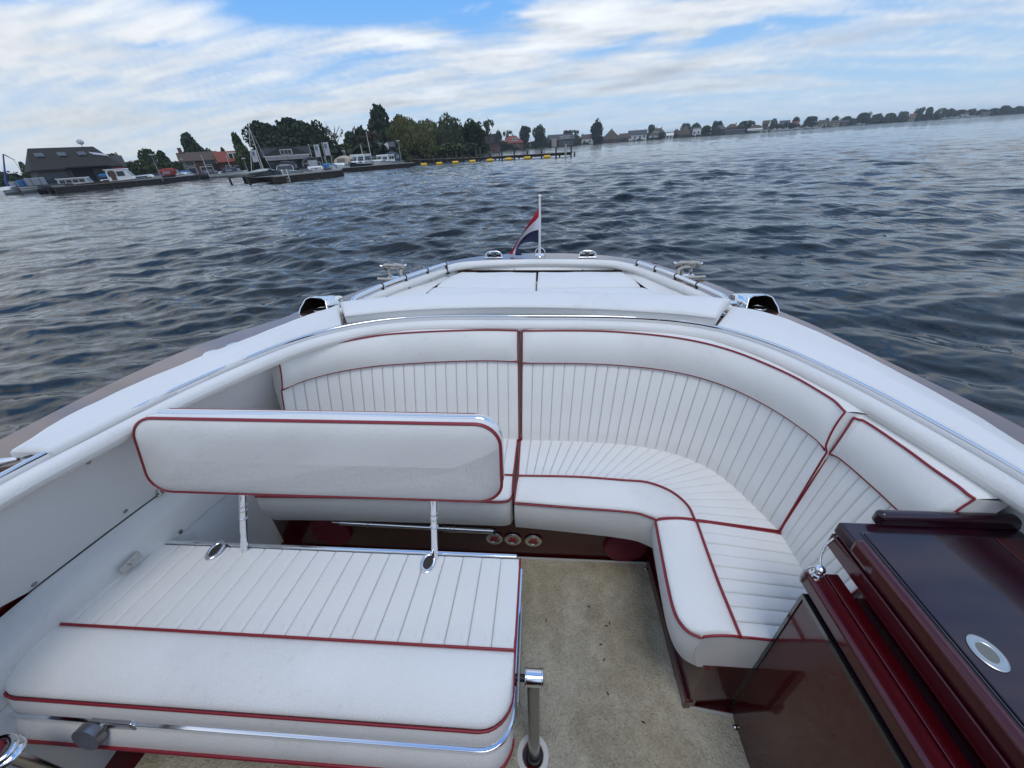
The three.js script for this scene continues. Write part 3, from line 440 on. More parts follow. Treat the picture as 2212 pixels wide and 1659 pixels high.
function seat(g, F, P, K, n, { yb = 0.245, seed = 2, puff = 0.022, us = null, endPipes = [0, 1], tuck = 0.02, lift = 0.007, drop = 0.0 } = {}) {
  const S = (u, v) => { const p = P.getPointAt(u).lerp(K.getPointAt(u), v); p.y -= drop * v; return p; };
  const up = (S2) => (u, v) => { const p = S2(u, v); return p; };
  const roll = (u, k) => { const a = F.getPointAt(u), b = P.getPointAt(u), p = a.clone().lerp(b, k); p.y += puff * Math.pow(Math.sin(Math.PI * Math.min(1, 0.02 + k * 0.98)), 0.65) * Math.sqrt(0.25 + 0.75 * smooth(0, 0.03, u) * smooth(1, 0.97, u)); const d = a.clone().sub(b).setY(0).normalize(); p.addScaledVector(d, 0.012 * Math.sin(Math.PI * Math.pow(k, 0.5)) * (1 - k)); return p; };
  const out = (u) => F.getPointAt(u).sub(K.getPointAt(u)).setY(0).normalize();
  const skirt = (u, w) => { const p = F.getPointAt(u); p.addScaledVector(out(u), 0.010 * Math.sin(Math.PI * w) - tuck * w * w); p.y = lerp(p.y, yb, w); return p; };
  part(g, 'seat_skirt', [grid((w, u) => skirt(u, w), 8, 70), grid((w, u) => { const a = skirt(u, 1), b = K.getPointAt(u); b.y = yb; return a.lerp(b, w * 0.5); }, 2, 70),
    ...endPipes.map((u) => grid((w, k) => { const p = k < 0.3 ? roll(u, k / 0.3) : S(u, (k - 0.3) / 0.7); const q = p.clone(); q.y = yb; if (k < 0.3) q.addScaledVector(out(u), -tuck * w * (1 - k / 0.3)); const b = k < 0.3 ? 0.010 * Math.sin(Math.PI * w) * (1 - k / 0.3) : 0; return p.lerp(q, w).addScaledVector(out(u), b); }, 4, 24))], vinyl);
  part(g, 'front_roll', grid((u, k) => roll(u, k), 70, 16), vinyl);
  part(g, 'cushion_body', grid((u, v) => offsetY(S(u, v), -0.010), 60, 6), vinyl);
  const Sf = (u, v) => S(u, v);
  // pleats stand up: the surface runs front to back, so flip the winding by walking v backwards
  pleats(g, (u, v) => Sf(u, v), n, 0.012, 0.995, lift, vinyl, seed, us);
  const run = (f, m = 60) => Array.from({ length: m + 1 }, (_, i) => f(i / m));
  part(g, 'piping', [tube(run((u) => F.getPointAt(u).addScaledVector(out(u), 0.004)), 0.0038, 90, 6), tube(run((u) => offsetY(P.getPointAt(u), 0.006)), 0.0040, 90, 6),
    ...endPipes.map((u) => tube([...run((k) => offsetY(roll(u, k), 0.001), 16), ...run((k) => offsetY(S(u, k), 0.003), 16).slice(1)], 0.0038, 60, 6))], piping);
}
{ // curved corner seat
  const F = curve([[-0.083, -1.000], [0.155, -0.986], [0.30, -0.978], [0.37, -0.970], [0.40, -0.958], [0.416, -0.950], [0.430, -0.942]].map(([x, z]) => V(x, 0.41, z)));
  const P = curve([[-0.075, -1.124], [0.167, -1.126], [0.34, -1.115], [0.434, -1.106], [0.51, -1.062], [0.549, -0.997], [0.553, -0.938]].map(([x, z]) => V(x, 0.422, z)));
  const K = curve([[-0.077, -1.385], [0.197, -1.38], [0.412, -1.362], [0.607, -1.303], [0.732, -1.20], [0.80, -1.062], [0.846, -0.916]].map(([x, z]) => V(x, 0.402, z)));
  const g = boatThing('seat_cushion', 'white pleated corner seat cushion fanning round the bend of the lounge', 'seat cushion', V(0.3, 0.24, -1.1), 'lounge cushions');
  seat(g, F, P, K, 24, { seed: 8 });
}
{ // seat by the cabinet
  const F = curve([[0.424, -0.934], [0.411, -0.80], [0.402, -0.70], [0.399, -0.63], [0.404, -0.598], [0.420, -0.572], [0.452, -0.556]].map(([x, z]) => V(x, 0.41, z)));
  const P = curve([[0.556, -0.930], [0.549, -0.80], [0.545, -0.70], [0.545, -0.64], [0.545, -0.60], [0.545, -0.575], [0.545, -0.556]].map(([x, z]) => V(x, 0.424, z)));
  const K = curve([[0.846, -0.905], [0.845, -0.80], [0.845, -0.70], [0.845, -0.64], [0.845, -0.60], [0.845, -0.575], [0.845, -0.553]].map(([x, z]) => V(x, 0.402, z)));
  const g = boatThing('seat_cushion', 'white pleated seat cushion with rounded corner beside the dark cabinet door', 'seat cushion', V(0.6, 0.24, -0.75), 'lounge cushions');
  seat(g, F, P, K, 9, { seed: 9, yb: 0.25 });
}
{ // straight seat behind the folding bench
  const F = curve([[-1.10, -0.992], [-0.8, -1.0], [-0.5, -1.003], [-0.2, -1.003], [-0.125, -1.004], [-0.102, -1.014], [-0.0945, -1.04]].map(([x, z]) => V(x, 0.41, z)));
  const P = curve([[-1.10, -1.115], [-0.8, -1.124], [-0.5, -1.126], [-0.25, -1.126], [-0.17, -1.126], [-0.12, -1.126], [-0.094, -1.126]].map(([x, z]) => V(x, 0.422, z)));
  const K = curve([[-1.05, -1.25], [-0.8, -1.36], [-0.5, -1.385], [-0.25, -1.385], [-0.17, -1.385], [-0.12, -1.385], [-0.09, -1.385]].map(([x, z]) => V(x, 0.402, z)));
  const g = boatThing('seat_cushion', 'straight white seat cushion of the lounge half hidden by the folding backrest', 'seat cushion', V(-0.55, 0.24, -1.15), 'lounge cushions');
  seat(g, F, P, K, 22, { seed: 10 });
}

// ---------------------------------------------------------------- carpet, stowed pole
{
  const px = [[1405, 1217], [1475, 1525], [1592, 1548], [1630, 1665]].map(([x, y]) => bp(x, y, 0.002));
  const out = [[-1.09, -1.045], [-0.6, -1.048], [0, -1.048], [px[0].x - 0.02, -1.048], [px[0].x - 0.004, -1.042], [px[0].x, -1.028], [px[1].x, px[1].z], [px[2].x, px[2].z], [px[3].x, -0.38], [0.63, 1.4], [-1.18, 1.4], [-1.19, -0.3], [-1.10, -1.03]];
  const hole = bp(1151, 1632, 0); const ring = (r) => Array.from({ length: 24 }, (_, i) => [hole.x + r * Math.cos(i / 24 * 2 * Math.PI), hole.z + r * 1.05 * Math.sin(i / 24 * 2 * Math.PI)]);
  const g = boatThing('carpet', 'beige stained carpet on the cockpit floor with a pale bound edge', 'carpet', V(0.2, -0.012, -0.7));
  part(g, 'pile', slab(out, -0.012, 0.002, [ring(0.033)], 0.002), carpetMat);
  const edge = out.slice(0, 10).map(([x, z]) => V(x, 0.002, z)); const e2 = []; for (let i = 0; i < edge.length - 1; i++) for (let k = 0; k < 12; k++) e2.push(edge[i].clone().lerp(edge[i + 1], k / 12)); e2.push(edge[9]);
  part(g, 'bound_edge', tube(e2, 0.006, 220, 6), bindingMat);
  part(g, 'hole_trim', new THREE.RingGeometry(0.033, 0.047, 40).rotateX(-Math.PI / 2).scale(1, 1, 1.05).translate(hole.x, 0.004, hole.z), std([0.60, 0.59, 0.56], 0.8));
  for (const [x, y] of [[1395, 1228], [1588, 1570]]) { const c = bp(x, y, 0.006); part(g, 'snap_stud', new THREE.SphereGeometry(0.008, 14, 8, 0, 7, 0, 1.6).translate(c.x, 0.002, c.z), steel); }
  const bits = [[1310, 1352], [1317, 1346], [1272, 1310], [1305, 1425], [1313, 1498], [1298, 1392], [1180, 1340], [1390, 1560]].map(([x, y], i) => { const c = bp(x, y, 0.004); return new THREE.CapsuleGeometry(0.0022, 0.007, 3, 6).rotateZ(1.57).rotateY(i * 1.3).translate(c.x, 0.004, c.z); });
  bits.forEach((b, i) => { const r = boatThing('dirt_crumb', 'tiny dark crumb of dirt on the beige carpet', 'crumb', V(0, 0, 0), 'crumbs on the carpet'); b.computeBoundingSphere(); const c = b.boundingSphere.center; r.position.copy(c).applyMatrix4(boatM); origin.set(r, c.clone()); part(r, 'crumb', b, std([0.04, 0.03, 0.02], 0.9)); });
}
{
  const a = bz(718, 1128, -1.03), b = bz(1066, 1147, -1.03);
  const g = boatThing('stowed_pole', 'telescopic polished metal pole stowed under the lounge seat', 'pole', a.clone());
  const at = (t) => a.clone().lerp(b, t);
  part(g, 'pole_tube', [bar(at(0), at(0.05), 0.005), bar(at(0.05), at(0.72), 0.0105), bar(at(0.72), at(1), 0.0135)], chrome);
  part(g, 'pole_collar', [bar(at(0.70), at(0.715), 0.0155), bar(at(0.73), at(0.745), 0.0155), bar(at(0.755), at(0.77), 0.0155), bar(at(0.22), at(0.235), 0.013)], steel);
  part(g, 'pole_tip', bar(at(1), at(1.015), 0.012), blackRubber);
}

// ---------------------------------------------------------------- folding bench
{
  const x0 = -1.386, x1 = -0.052, zf = -0.335, zp = -0.492, zk = -0.785, yB = 0.27;
  const g = boatThing('folding_bench', 'white pleated two-seat bench with red piping and a flip-over backrest on chrome posts', 'bench', V(-0.7, 0.0, -0.56));
  const rc = 0.075, N = 60; const F = [], P = [], K = [];
  const xs = []; for (let i = 0; i <= 6; i++) xs.push(x0 + rc * (1 - Math.cos(i / 6 * Math.PI / 2))); for (let i = 1; i < 24; i++) xs.push(lerp(x0 + rc, x1 - rc, i / 24)); for (let i = 6; i >= 0; i--) xs.push(x1 - rc * (1 - Math.cos(i / 6 * Math.PI / 2)));
  for (const x of xs) { const s = Math.max(0, (x0 + rc - x) / rc, (x - x1 + rc) / rc); F.push(V(x, 0.398, zf - rc * (1 - Math.sqrt(Math.max(0, 1 - s * s))))); P.push(V(x, 0.424, zp)); K.push(V(x, 0.382, zk)); }
  const mk = (l) => ({ isCurve: true, getPointAt: (u) => { const a = Math.max(0, Math.min(1, u)) * (l.length - 1), i = Math.min(l.length - 2, Math.floor(a)); return l[i].clone().lerp(l[i + 1], a - i); } });
  const cF = mk(F), cP = mk(P), cK = mk(K);
  // upper cushion: pleats share the width evenly
  const uOf = (x) => { let lo = 0, hi = 1; for (let i = 0; i < 30; i++) { const m = (lo + hi) / 2; if (cP.getPointAt(m).x < x) lo = m; else hi = m; } return lo; };
  const us = Array.from({ length: 22 }, (_, i) => uOf(lerp(x0, x1, i / 21)));
  const yM = 0.338;
  seat(g, cF, cP, cK, 21, { yb: yM, seed: 12, us, tuck: -0.018, puff: 0.026, lift: 0.007 });
  // lower cushion of the flip-over seat
  const low = F.map((p) => V(p.x, yM - 0.004, p.z + 0.018));
  part(g, 'lower_cushion', [grid((w, u) => { const p = mk(low).getPointAt(u); const k = cK.getPointAt(u); const d = p.clone().sub(k).setY(0).normalize(); p.addScaledVector(d, 0.006 * Math.sin(Math.PI * w) + 0.03 * w); p.y = lerp(yM - 0.004, yB, w); return p; }, 8, 60), grid((w, u) => { const a = mk(low).getPointAt(u); a.y = yB; const b = cK.getPointAt(u); b.y = yB; return a.lerp(b, w); }, 3, 60), ...[0, 1].map((u) => grid((w, k) => { const a = mk(low).getPointAt(u), b = cK.getPointAt(u); const p = a.lerp(b, k); p.y = lerp(yM - 0.004, yB, w); return p; }, 2, 6))], vinyl);
  part(g, 'lower_piping', tube(mk2(low.map((p, i, l) => V(p.x + (i === l.length - 1 ? 0.0 : 0), yB, p.z + 0.032))), 0.0048, 120, 6), piping);
  // chrome band round the middle, back trim
  const band = low.map((p) => V(p.x, yM - 0.002, p.z + 0.004)); band.unshift(V(band[0].x, yM - 0.002, zk + 0.01)); band.push(V(x1 + 0.004, yM - 0.002, zk + 0.01));
  part(g, 'chrome_band', sweep(mk2(band), [[-0.004, -0.011], [0.0025, -0.0106], [0.0035, -0.0098], [0.0035, -0.0096], [0.0035, 0.0096], [0.0035, 0.0098], [0.0025, 0.0106], [-0.004, 0.011]], 160), chrome);
  part(g, 'back_trim', rbox(x0 + 0.02, x1 - 0.01, 0.372, 0.389, zk - 0.016, zk - 0.002, 0.005), chrome);
  // latch knob on the front band
  const kp = bz(206, 1572, zf + 0.03);
  const latch = part(g, 'latch_knob', [new THREE.CylinderGeometry(0.034, 0.034, 0.02, 32).rotateX(Math.PI / 2 - 0.25).translate(kp.x, yM - 0.008, zf + 0.046), bar(V(kp.x + 0.02, yM, zf + 0.02), V(kp.x + 0.02, yM, zf + 0.045), 0.012)], std([0.30, 0.30, 0.31], 0.35, { metalness: 1 }));
  part(latch, 'latch_bracket', [rbox(kp.x - 0.01, kp.x + 0.105, yM - 0.016, yM + 0.016, zf + 0.008, zf + 0.028, 0.005)], steel);
  // oval eyelets for the posts' second position
  for (const [x, y] of [[466, 1189], [925, 1216]]) {
    const c = bp(x, y, 0.396); const e = part(g, 'eyelet', new THREE.TorusGeometry(0.021, 0.0055, 8, 32).rotateX(Math.PI / 2).scale(0.92, 0.8, 1.5).translate(c.x, 0.398, c.z), chrome);
    part(e, 'eyelet_hole', new THREE.CylinderGeometry(0.0165, 0.0165, 0.003, 28).scale(1, 1, 1.45).translate(c.x, 0.3965, c.z), std([0.03, 0.025, 0.02], 0.7));
  }
  // backrest on two posts
  const rake = 4 * R, b0 = bp(937, 1202, 0.415), up = V(0, Math.cos(rake), -Math.sin(rake)), out = V(0, Math.sin(rake), Math.cos(rake));
  const onPlane = (x, y) => { const d = pix(x, y, qCamBoat), o = V(0, EYE_BOAT, 0); return o.clone().addScaledVector(d, b0.clone().sub(o).dot(out) / d.dot(out)); };
  for (const [x, y, xt] of [[521, 1186, 509], [937, 1206, 931]]) {
    const a = onPlane(x, y), t = onPlane(xt, y - 118).addScaledVector(out, -0.03); a.addScaledVector(out, -0.014); const at = (k) => a.clone().lerp(t, k);
    const post = part(g, 'backrest_post', [bar(at(-0.25), at(1.1), 0.0108, 0.0108, 18)], chrome);
    part(post, 'post_collar', [bar(at(0.62), at(0.65), 0.0120, 0.0120, 18), bar(at(0.70), at(0.73), 0.0120, 0.0120, 18), bar(at(0.50), at(0.51), 0.0132, 0.0132, 18)], steel);
  }
  const c0 = onPlane(297, 985), c1 = onPlane(1082, 985), pb = onPlane(700, 1071), ptp = onPlane(700, 917); const Wd = c1.x - c0.x, Hh = ptp.clone().sub(pb).length(), th = 0.055, rr = 0.07;
  const O = V(0, pb.y, pb.z); const eL = [onPlane(318, 1040).x, onPlane(297, 935).x], eR = [onPlane(1082, 1050).x, onPlane(1079, 935).x];
  const wx = (g2) => { const q = g2.attributes.position; for (let i = 0; i < q.count; i++) { const f = (q.getX(i) + Wd / 2) / Wd, k = q.getY(i) / Hh; q.setX(i, lerp(lerp(eL[0], eL[1], k), lerp(eR[0], eR[1], k), f)); } g2.computeVertexNormals(); return g2; };
  const mtx = new THREE.Matrix4().makeBasis(V(1, 0, 0), up, out).setPosition(O);
  const ol = densify(roundRect(-Wd / 2, Wd / 2, 0, Hh, rr, 10), 0.03);
  const face = (sgn, z) => { const n = ol.length; return grid((u, f) => { const p = ol[Math.round(u * n) % n]; const k = f; const cx = Math.sign(p[0]) * Math.max(0, Math.abs(p[0]) - Hh / 2 * k) ; const q = [lerp(p[0], Math.abs(p[0]) > Wd / 2 - Hh / 2 ? Math.sign(p[0]) * (Wd / 2 - Hh / 2) : p[0], k), lerp(p[1], Hh / 2, k)]; return V(q[0], q[1], z + sgn * 0.018 * (1 - Math.exp(-k * Hh / 2 / 0.024))); }, 0, 0, Array.from({ length: n + 1 }, (_, i) => i / n), [0, 0.03, 0.07, 0.12, 0.18, 0.26, 0.36, 0.5, 0.7, 1]); };
  const rim = grid((u, v) => { const n = ol.length, p = ol[Math.round(u * n) % n]; const s = 1 + 0.0; const b = 0.004 * Math.sin(Math.PI * v); const l = Math.hypot(p[0], p[1] - Hh / 2) || 1; return V(p[0] * s + p[0] / l * b, p[1] + (p[1] - Hh / 2) / l * b, -th * v); }, ol.length, 4);
  const br = part(g, 'backrest', [wx(face(1, 0)).applyMatrix4(mtx), wx(face(-1, -th)).applyMatrix4(mtx), wx(rim).applyMatrix4(mtx)], vinyl);
  const loop = (z, s = 1) => new THREE.CatmullRomCurve3(ol.map(([x, y]) => V(x * (1 + s * 0.004), y + (y - Hh / 2) * s * 0.012, z)), true, 'centripetal');
  part(br, 'backrest_piping', [wx(new THREE.TubeGeometry(loop(0), 220, 0.0048, 6, true)).applyMatrix4(mtx), wx(new THREE.TubeGeometry(loop(-th, -2.5), 220, 0.0048, 6, true)).applyMatrix4(mtx)], piping);
  part(br, 'backrest_chrome_band', wx(new THREE.TubeGeometry(loop(0, 1.2), 260, 0.0045, 8, true).scale(1, 1, 1.7).translate(0, 0, -th * 0.62)).applyMatrix4(mtx), chrome);
  // floor leg with its chrome head, and the arm on the bench end
  const hole = bp(1154, 1634, 0), top = bp(1152, 1462, 0.372); const hx = top.x, hy = 0.355, hz = top.z;
  const leg = part(g, 'floor_leg', [bar(V(hole.x, -0.01, hole.z), V(hx, hy, hz), 0.0165, 0.0165, 24)], std([0.30, 0.30, 0.28], 0.22, { metalness: 0.9 }));
  part(leg, 'leg_head', [new THREE.CylinderGeometry(0.021, 0.021, 0.042, 28).rotateZ(Math.PI / 2).translate(hx + 0.002, hy + 0.012, hz), new THREE.TorusGeometry(0.0195, 0.003, 8, 28).rotateY(Math.PI / 2).translate(hx + 0.0235, hy + 0.012, hz), new THREE.TorusGeometry(0.0195, 0.003, 8, 28).rotateY(Math.PI / 2).translate(hx - 0.0195, hy + 0.012, hz)], chrome);
  part(leg, 'leg_pivot', bar(V(x1 - 0.005, hy + 0.006, hz), V(hx - 0.015, hy + 0.006, hz), 0.009), blackRubber);
  part(g, 'end_plate', [rbox(x1 + 0.008, x1 + 0.014, 0.285, 0.375, -0.64, -0.40, 0.003)], std([0.42, 0.41, 0.39], 0.4, { metalness: 0.6 }));
  part(g, 'leg_gaiter', new THREE.TorusGeometry(0.0185, 0.006, 8, 24).rotateX(Math.PI / 2).translate(hole.x, 0.006, hole.z), blackRubber);
  part(g, 'under_frame', [box(x0 + 0.05, x0 + 0.13, -0.01, yB, -0.72, -0.42), box(x0 + 0.13, x1 - 0.1, yB - 0.03, yB - 0.004, -0.70, -0.45)], blackRubber);
}
function mk2(pts) { return curve(pts); }

// ---------------------------------------------------------------- varnished cabinet
{
  const g = boatThing('varnished_cabinet', 'glossy dark red mahogany cabinet with a lidded top beside the lounge', 'cabinet', V(0.9, 0, -0.1));
  const zF = -0.585, zN = 0.75;
  const door = part(g, 'door', box(0.626, 0.638, 0.0, 0.632, -0.545, zN), mahogany);
  part(door, 'door_edge', [box(0.623, 0.641, 0.632, 0.644, -0.552, zN), box(0.623, 0.641, 0.0, 0.632, -0.5535, -0.5455)], blackGloss);
  part(g, 'front_rail', [rbox(0.630, 0.672, 0.646, 0.688, zF, zN, 0.009, 5)], mahogany);
  part(g, 'ledge', [rbox(0.6725, 0.702, 0.644, 0.6865, zF + 0.008, zN, 0.002)], mahogany);
  part(g, 'carcass', [box(0.745, 1.13, 0.0, 0.752, -0.548, zN), box(0.642, 0.745, 0.0, 0.642, -0.548, zN - 0.1)], mahogany);
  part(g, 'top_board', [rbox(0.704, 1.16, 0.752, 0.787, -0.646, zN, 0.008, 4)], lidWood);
  part(g, 'top_fascia', [rbox(0.701, 0.716, 0.712, 0.7515, -0.64, zN, 0.003)], mahogany);
  part(g, 'edge_moulding', [rbox(0.700, 0.725, 0.757, 0.799, -0.592, zN, 0.012, 5)], mahogany);
  const a = bp(1862, 1150, 0.79), b = bp(2142, 1161, 0.79);
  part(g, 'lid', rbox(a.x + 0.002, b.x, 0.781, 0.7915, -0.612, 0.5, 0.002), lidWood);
  part(g, 'lid_gap', [box(a.x - 0.002, b.x + 0.004, 0.7865, 0.7885, -0.616, 0.505)], blackGloss);
  part(g, 'side_board', rbox(b.x + 0.004, 1.15, 0.781, 0.7915, -0.612, 0.5, 0.002), mahogany);
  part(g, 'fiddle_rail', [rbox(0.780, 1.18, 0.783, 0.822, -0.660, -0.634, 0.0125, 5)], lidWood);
  const rc = bp(2135, 1409, 0.794);
  const ring = part(g, 'ring_pull', [new THREE.TorusGeometry(0.0195, 0.0062, 12, 44).rotateX(Math.PI / 2).scale(0.92, 0.3, 1.16).translate(rc.x, 0.7925, rc.z)], std([0.60, 0.57, 0.52], 0.3, { metalness: 1 }));
  part(ring, 'pull_cup', new THREE.SphereGeometry(0.0165, 24, 12, 0, Math.PI * 2, Math.PI / 2, Math.PI / 2).scale(0.92, 0.04, 1.16).translate(rc.x, 0.7932, rc.z), std([0.30, 0.26, 0.20], 0.3, { metalness: 1 }));
  // catch knob with a bead chain
  const kx = 0.650, kz = -0.572, ky = 0.036;
  part(g, 'catch_knob', [new THREE.CylinderGeometry(0.012, 0.014, 0.006, 20).translate(kx, 0.655 + ky, kz), new THREE.CylinderGeometry(0.0095, 0.0095, 0.012, 20).translate(kx, 0.663 + ky, kz), new THREE.SphereGeometry(0.0115, 18, 12).scale(1, 0.8, 1).translate(kx, 0.674 + ky, kz)], chrome);
  const up = (p) => V(p.x, p.y + ky, p.z);
  const ch = curve([V(kx + 0.004, 0.676, kz), V(kx - 0.012, 0.678, kz - 0.004), V(kx - 0.024, 0.662, kz - 0.006), V(kx - 0.027, 0.64, kz - 0.004), V(kx - 0.022, 0.622, kz - 0.003)].map(up)), ch2 = curve([V(kx + 0.006, 0.672, kz - 0.01), V(kx + 0.018, 0.676, kz - 0.03), V(kx + 0.035, 0.692, kz - 0.05), V(kx + 0.06, 0.716, kz - 0.06)].map(up));
  part(g, 'bead_chain', [...ch.getSpacedPoints(16), ...ch2.getSpacedPoints(20)].map((p) => new THREE.SphereGeometry(0.0033, 8, 6).translate(p.x, p.y, p.z)), steel);
  part(g, 'turn_catch', [new THREE.SphereGeometry(0.010, 14, 10).scale(0.5, 1, 1).translate(0.742, 0.715, -0.47)], steel);
}

// ---------------------------------------------------------------- steering wheel spoke end at the lower edge of view
{
  const g = boatThing('chrome_handle', 'polished chrome handle hub below the folding bench', 'handle', bp(10, 1625, 0.42));
  const c = bp(6, 1628, 0.42);
  part(g, 'grip', [new THREE.SphereGeometry(0.034, 24, 14).scale(1.25, 0.42, 1).translate(c.x, c.y, c.z), new THREE.TorusGeometry(0.024, 0.009, 10, 30).rotateX(Math.PI / 2).scale(1.3, 0.9, 1).translate(c.x - 0.008, c.y + 0.012, c.z)], chrome);
  part(g, 'hub_inlay', new THREE.CylinderGeometry(0.017, 0.017, 0.008, 24).translate(c.x - 0.012, c.y + 0.016, c.z), grilleRed);
  part(g, 'shaft', bar(V(c.x - 0.05, c.y - 0.3, c.z - 0.02), V(c.x, c.y - 0.01, c.z), 0.014), steel);
}

// ---------------------------------------------------------------- stern flag
{
  const f = (x, y) => bz(x, y, -2.86);
  const cx = (x) => 987.5 + 0.124 * x, cy = (y) => 411.4 + 0.124 * y;       // from the enlarged view of the flag
  const base = bp(1165.5, 555, HD), top = f(cx(1440), cy(100));
  const staff = boatThing('flag_staff', 'slim white flag staff on a round foot at the stern', 'flag staff', V(base.x, HD, -2.86));
  part(staff, 'pole', [bar(V(base.x, HD, -2.86), top, 0.0095, 0.0075, 14), new THREE.SphereGeometry(0.011, 12, 8).translate(top.x, top.y, top.z)], std([0.78, 0.79, 0.78], 0.3));
  part(staff, 'foot', [new THREE.CylinderGeometry(0.03, 0.034, 0.008, 24).translate(base.x, HD + 0.004, -2.86), new THREE.TorusGeometry(0.036, 0.0035, 6, 24).translate(base.x + 0.004, HD + 0.012, -2.875)], chrome);
  const T = new THREE.CatmullRomCurve3([[1425, 205], [1405, 320], [1310, 470], [1190, 650], [1080, 830], [985, 1000], [935, 1090], [945, 1135]].map(([x, y]) => f(cx(x), cy(y))));
  const B = new THREE.CatmullRomCurve3([[1425, 912], [1350, 898], [1255, 896], [1165, 915], [1095, 960], [1072, 1025], [1105, 1075], [1160, 1138]].map(([x, y]) => f(cx(x), cy(y))));
  const P = (h, u) => { const a = T.getPoint(u), b = B.getPoint(u); const k = h; const p = a.lerp(b, Math.pow(k, lerp(1, 1.7, u))); p.z += 0.03 * Math.sin(u * 7 + h * 2.2) * u + 0.02 * Math.sin(h * 6 + u * 3) * smooth(0, 0.4, u); p.x += 0.008 * Math.sin(h * 9 + u * 5) * u * u; p.y = Math.max(p.y, HD + 0.012); return p; };
  const flag = boatThing('ensign_flag', 'red, white and blue striped flag drooping from the stern staff', 'flag', f(cx(1300), cy(700)));
  const cloth = (c) => std(c, 0.75, { sheen: 0.2 });
  for (const [h0, h1, c] of [[0, 0.335, [0.40, 0.008, 0.022]], [0.335, 0.665, [0.74, 0.74, 0.80]], [0.665, 1, [0.012, 0.017, 0.06]]]) part(flag, 'stripe', grid((u, v) => P(lerp(h0, h1, v), u), 44, 10), cloth(c));
  part(flag, 'hoist_hem', tube([f(cx(1432), cy(205)), f(cx(1446), cy(450)), f(cx(1440), cy(914))], 0.007, 20, 6), cloth([0.7, 0.7, 0.7]));
}

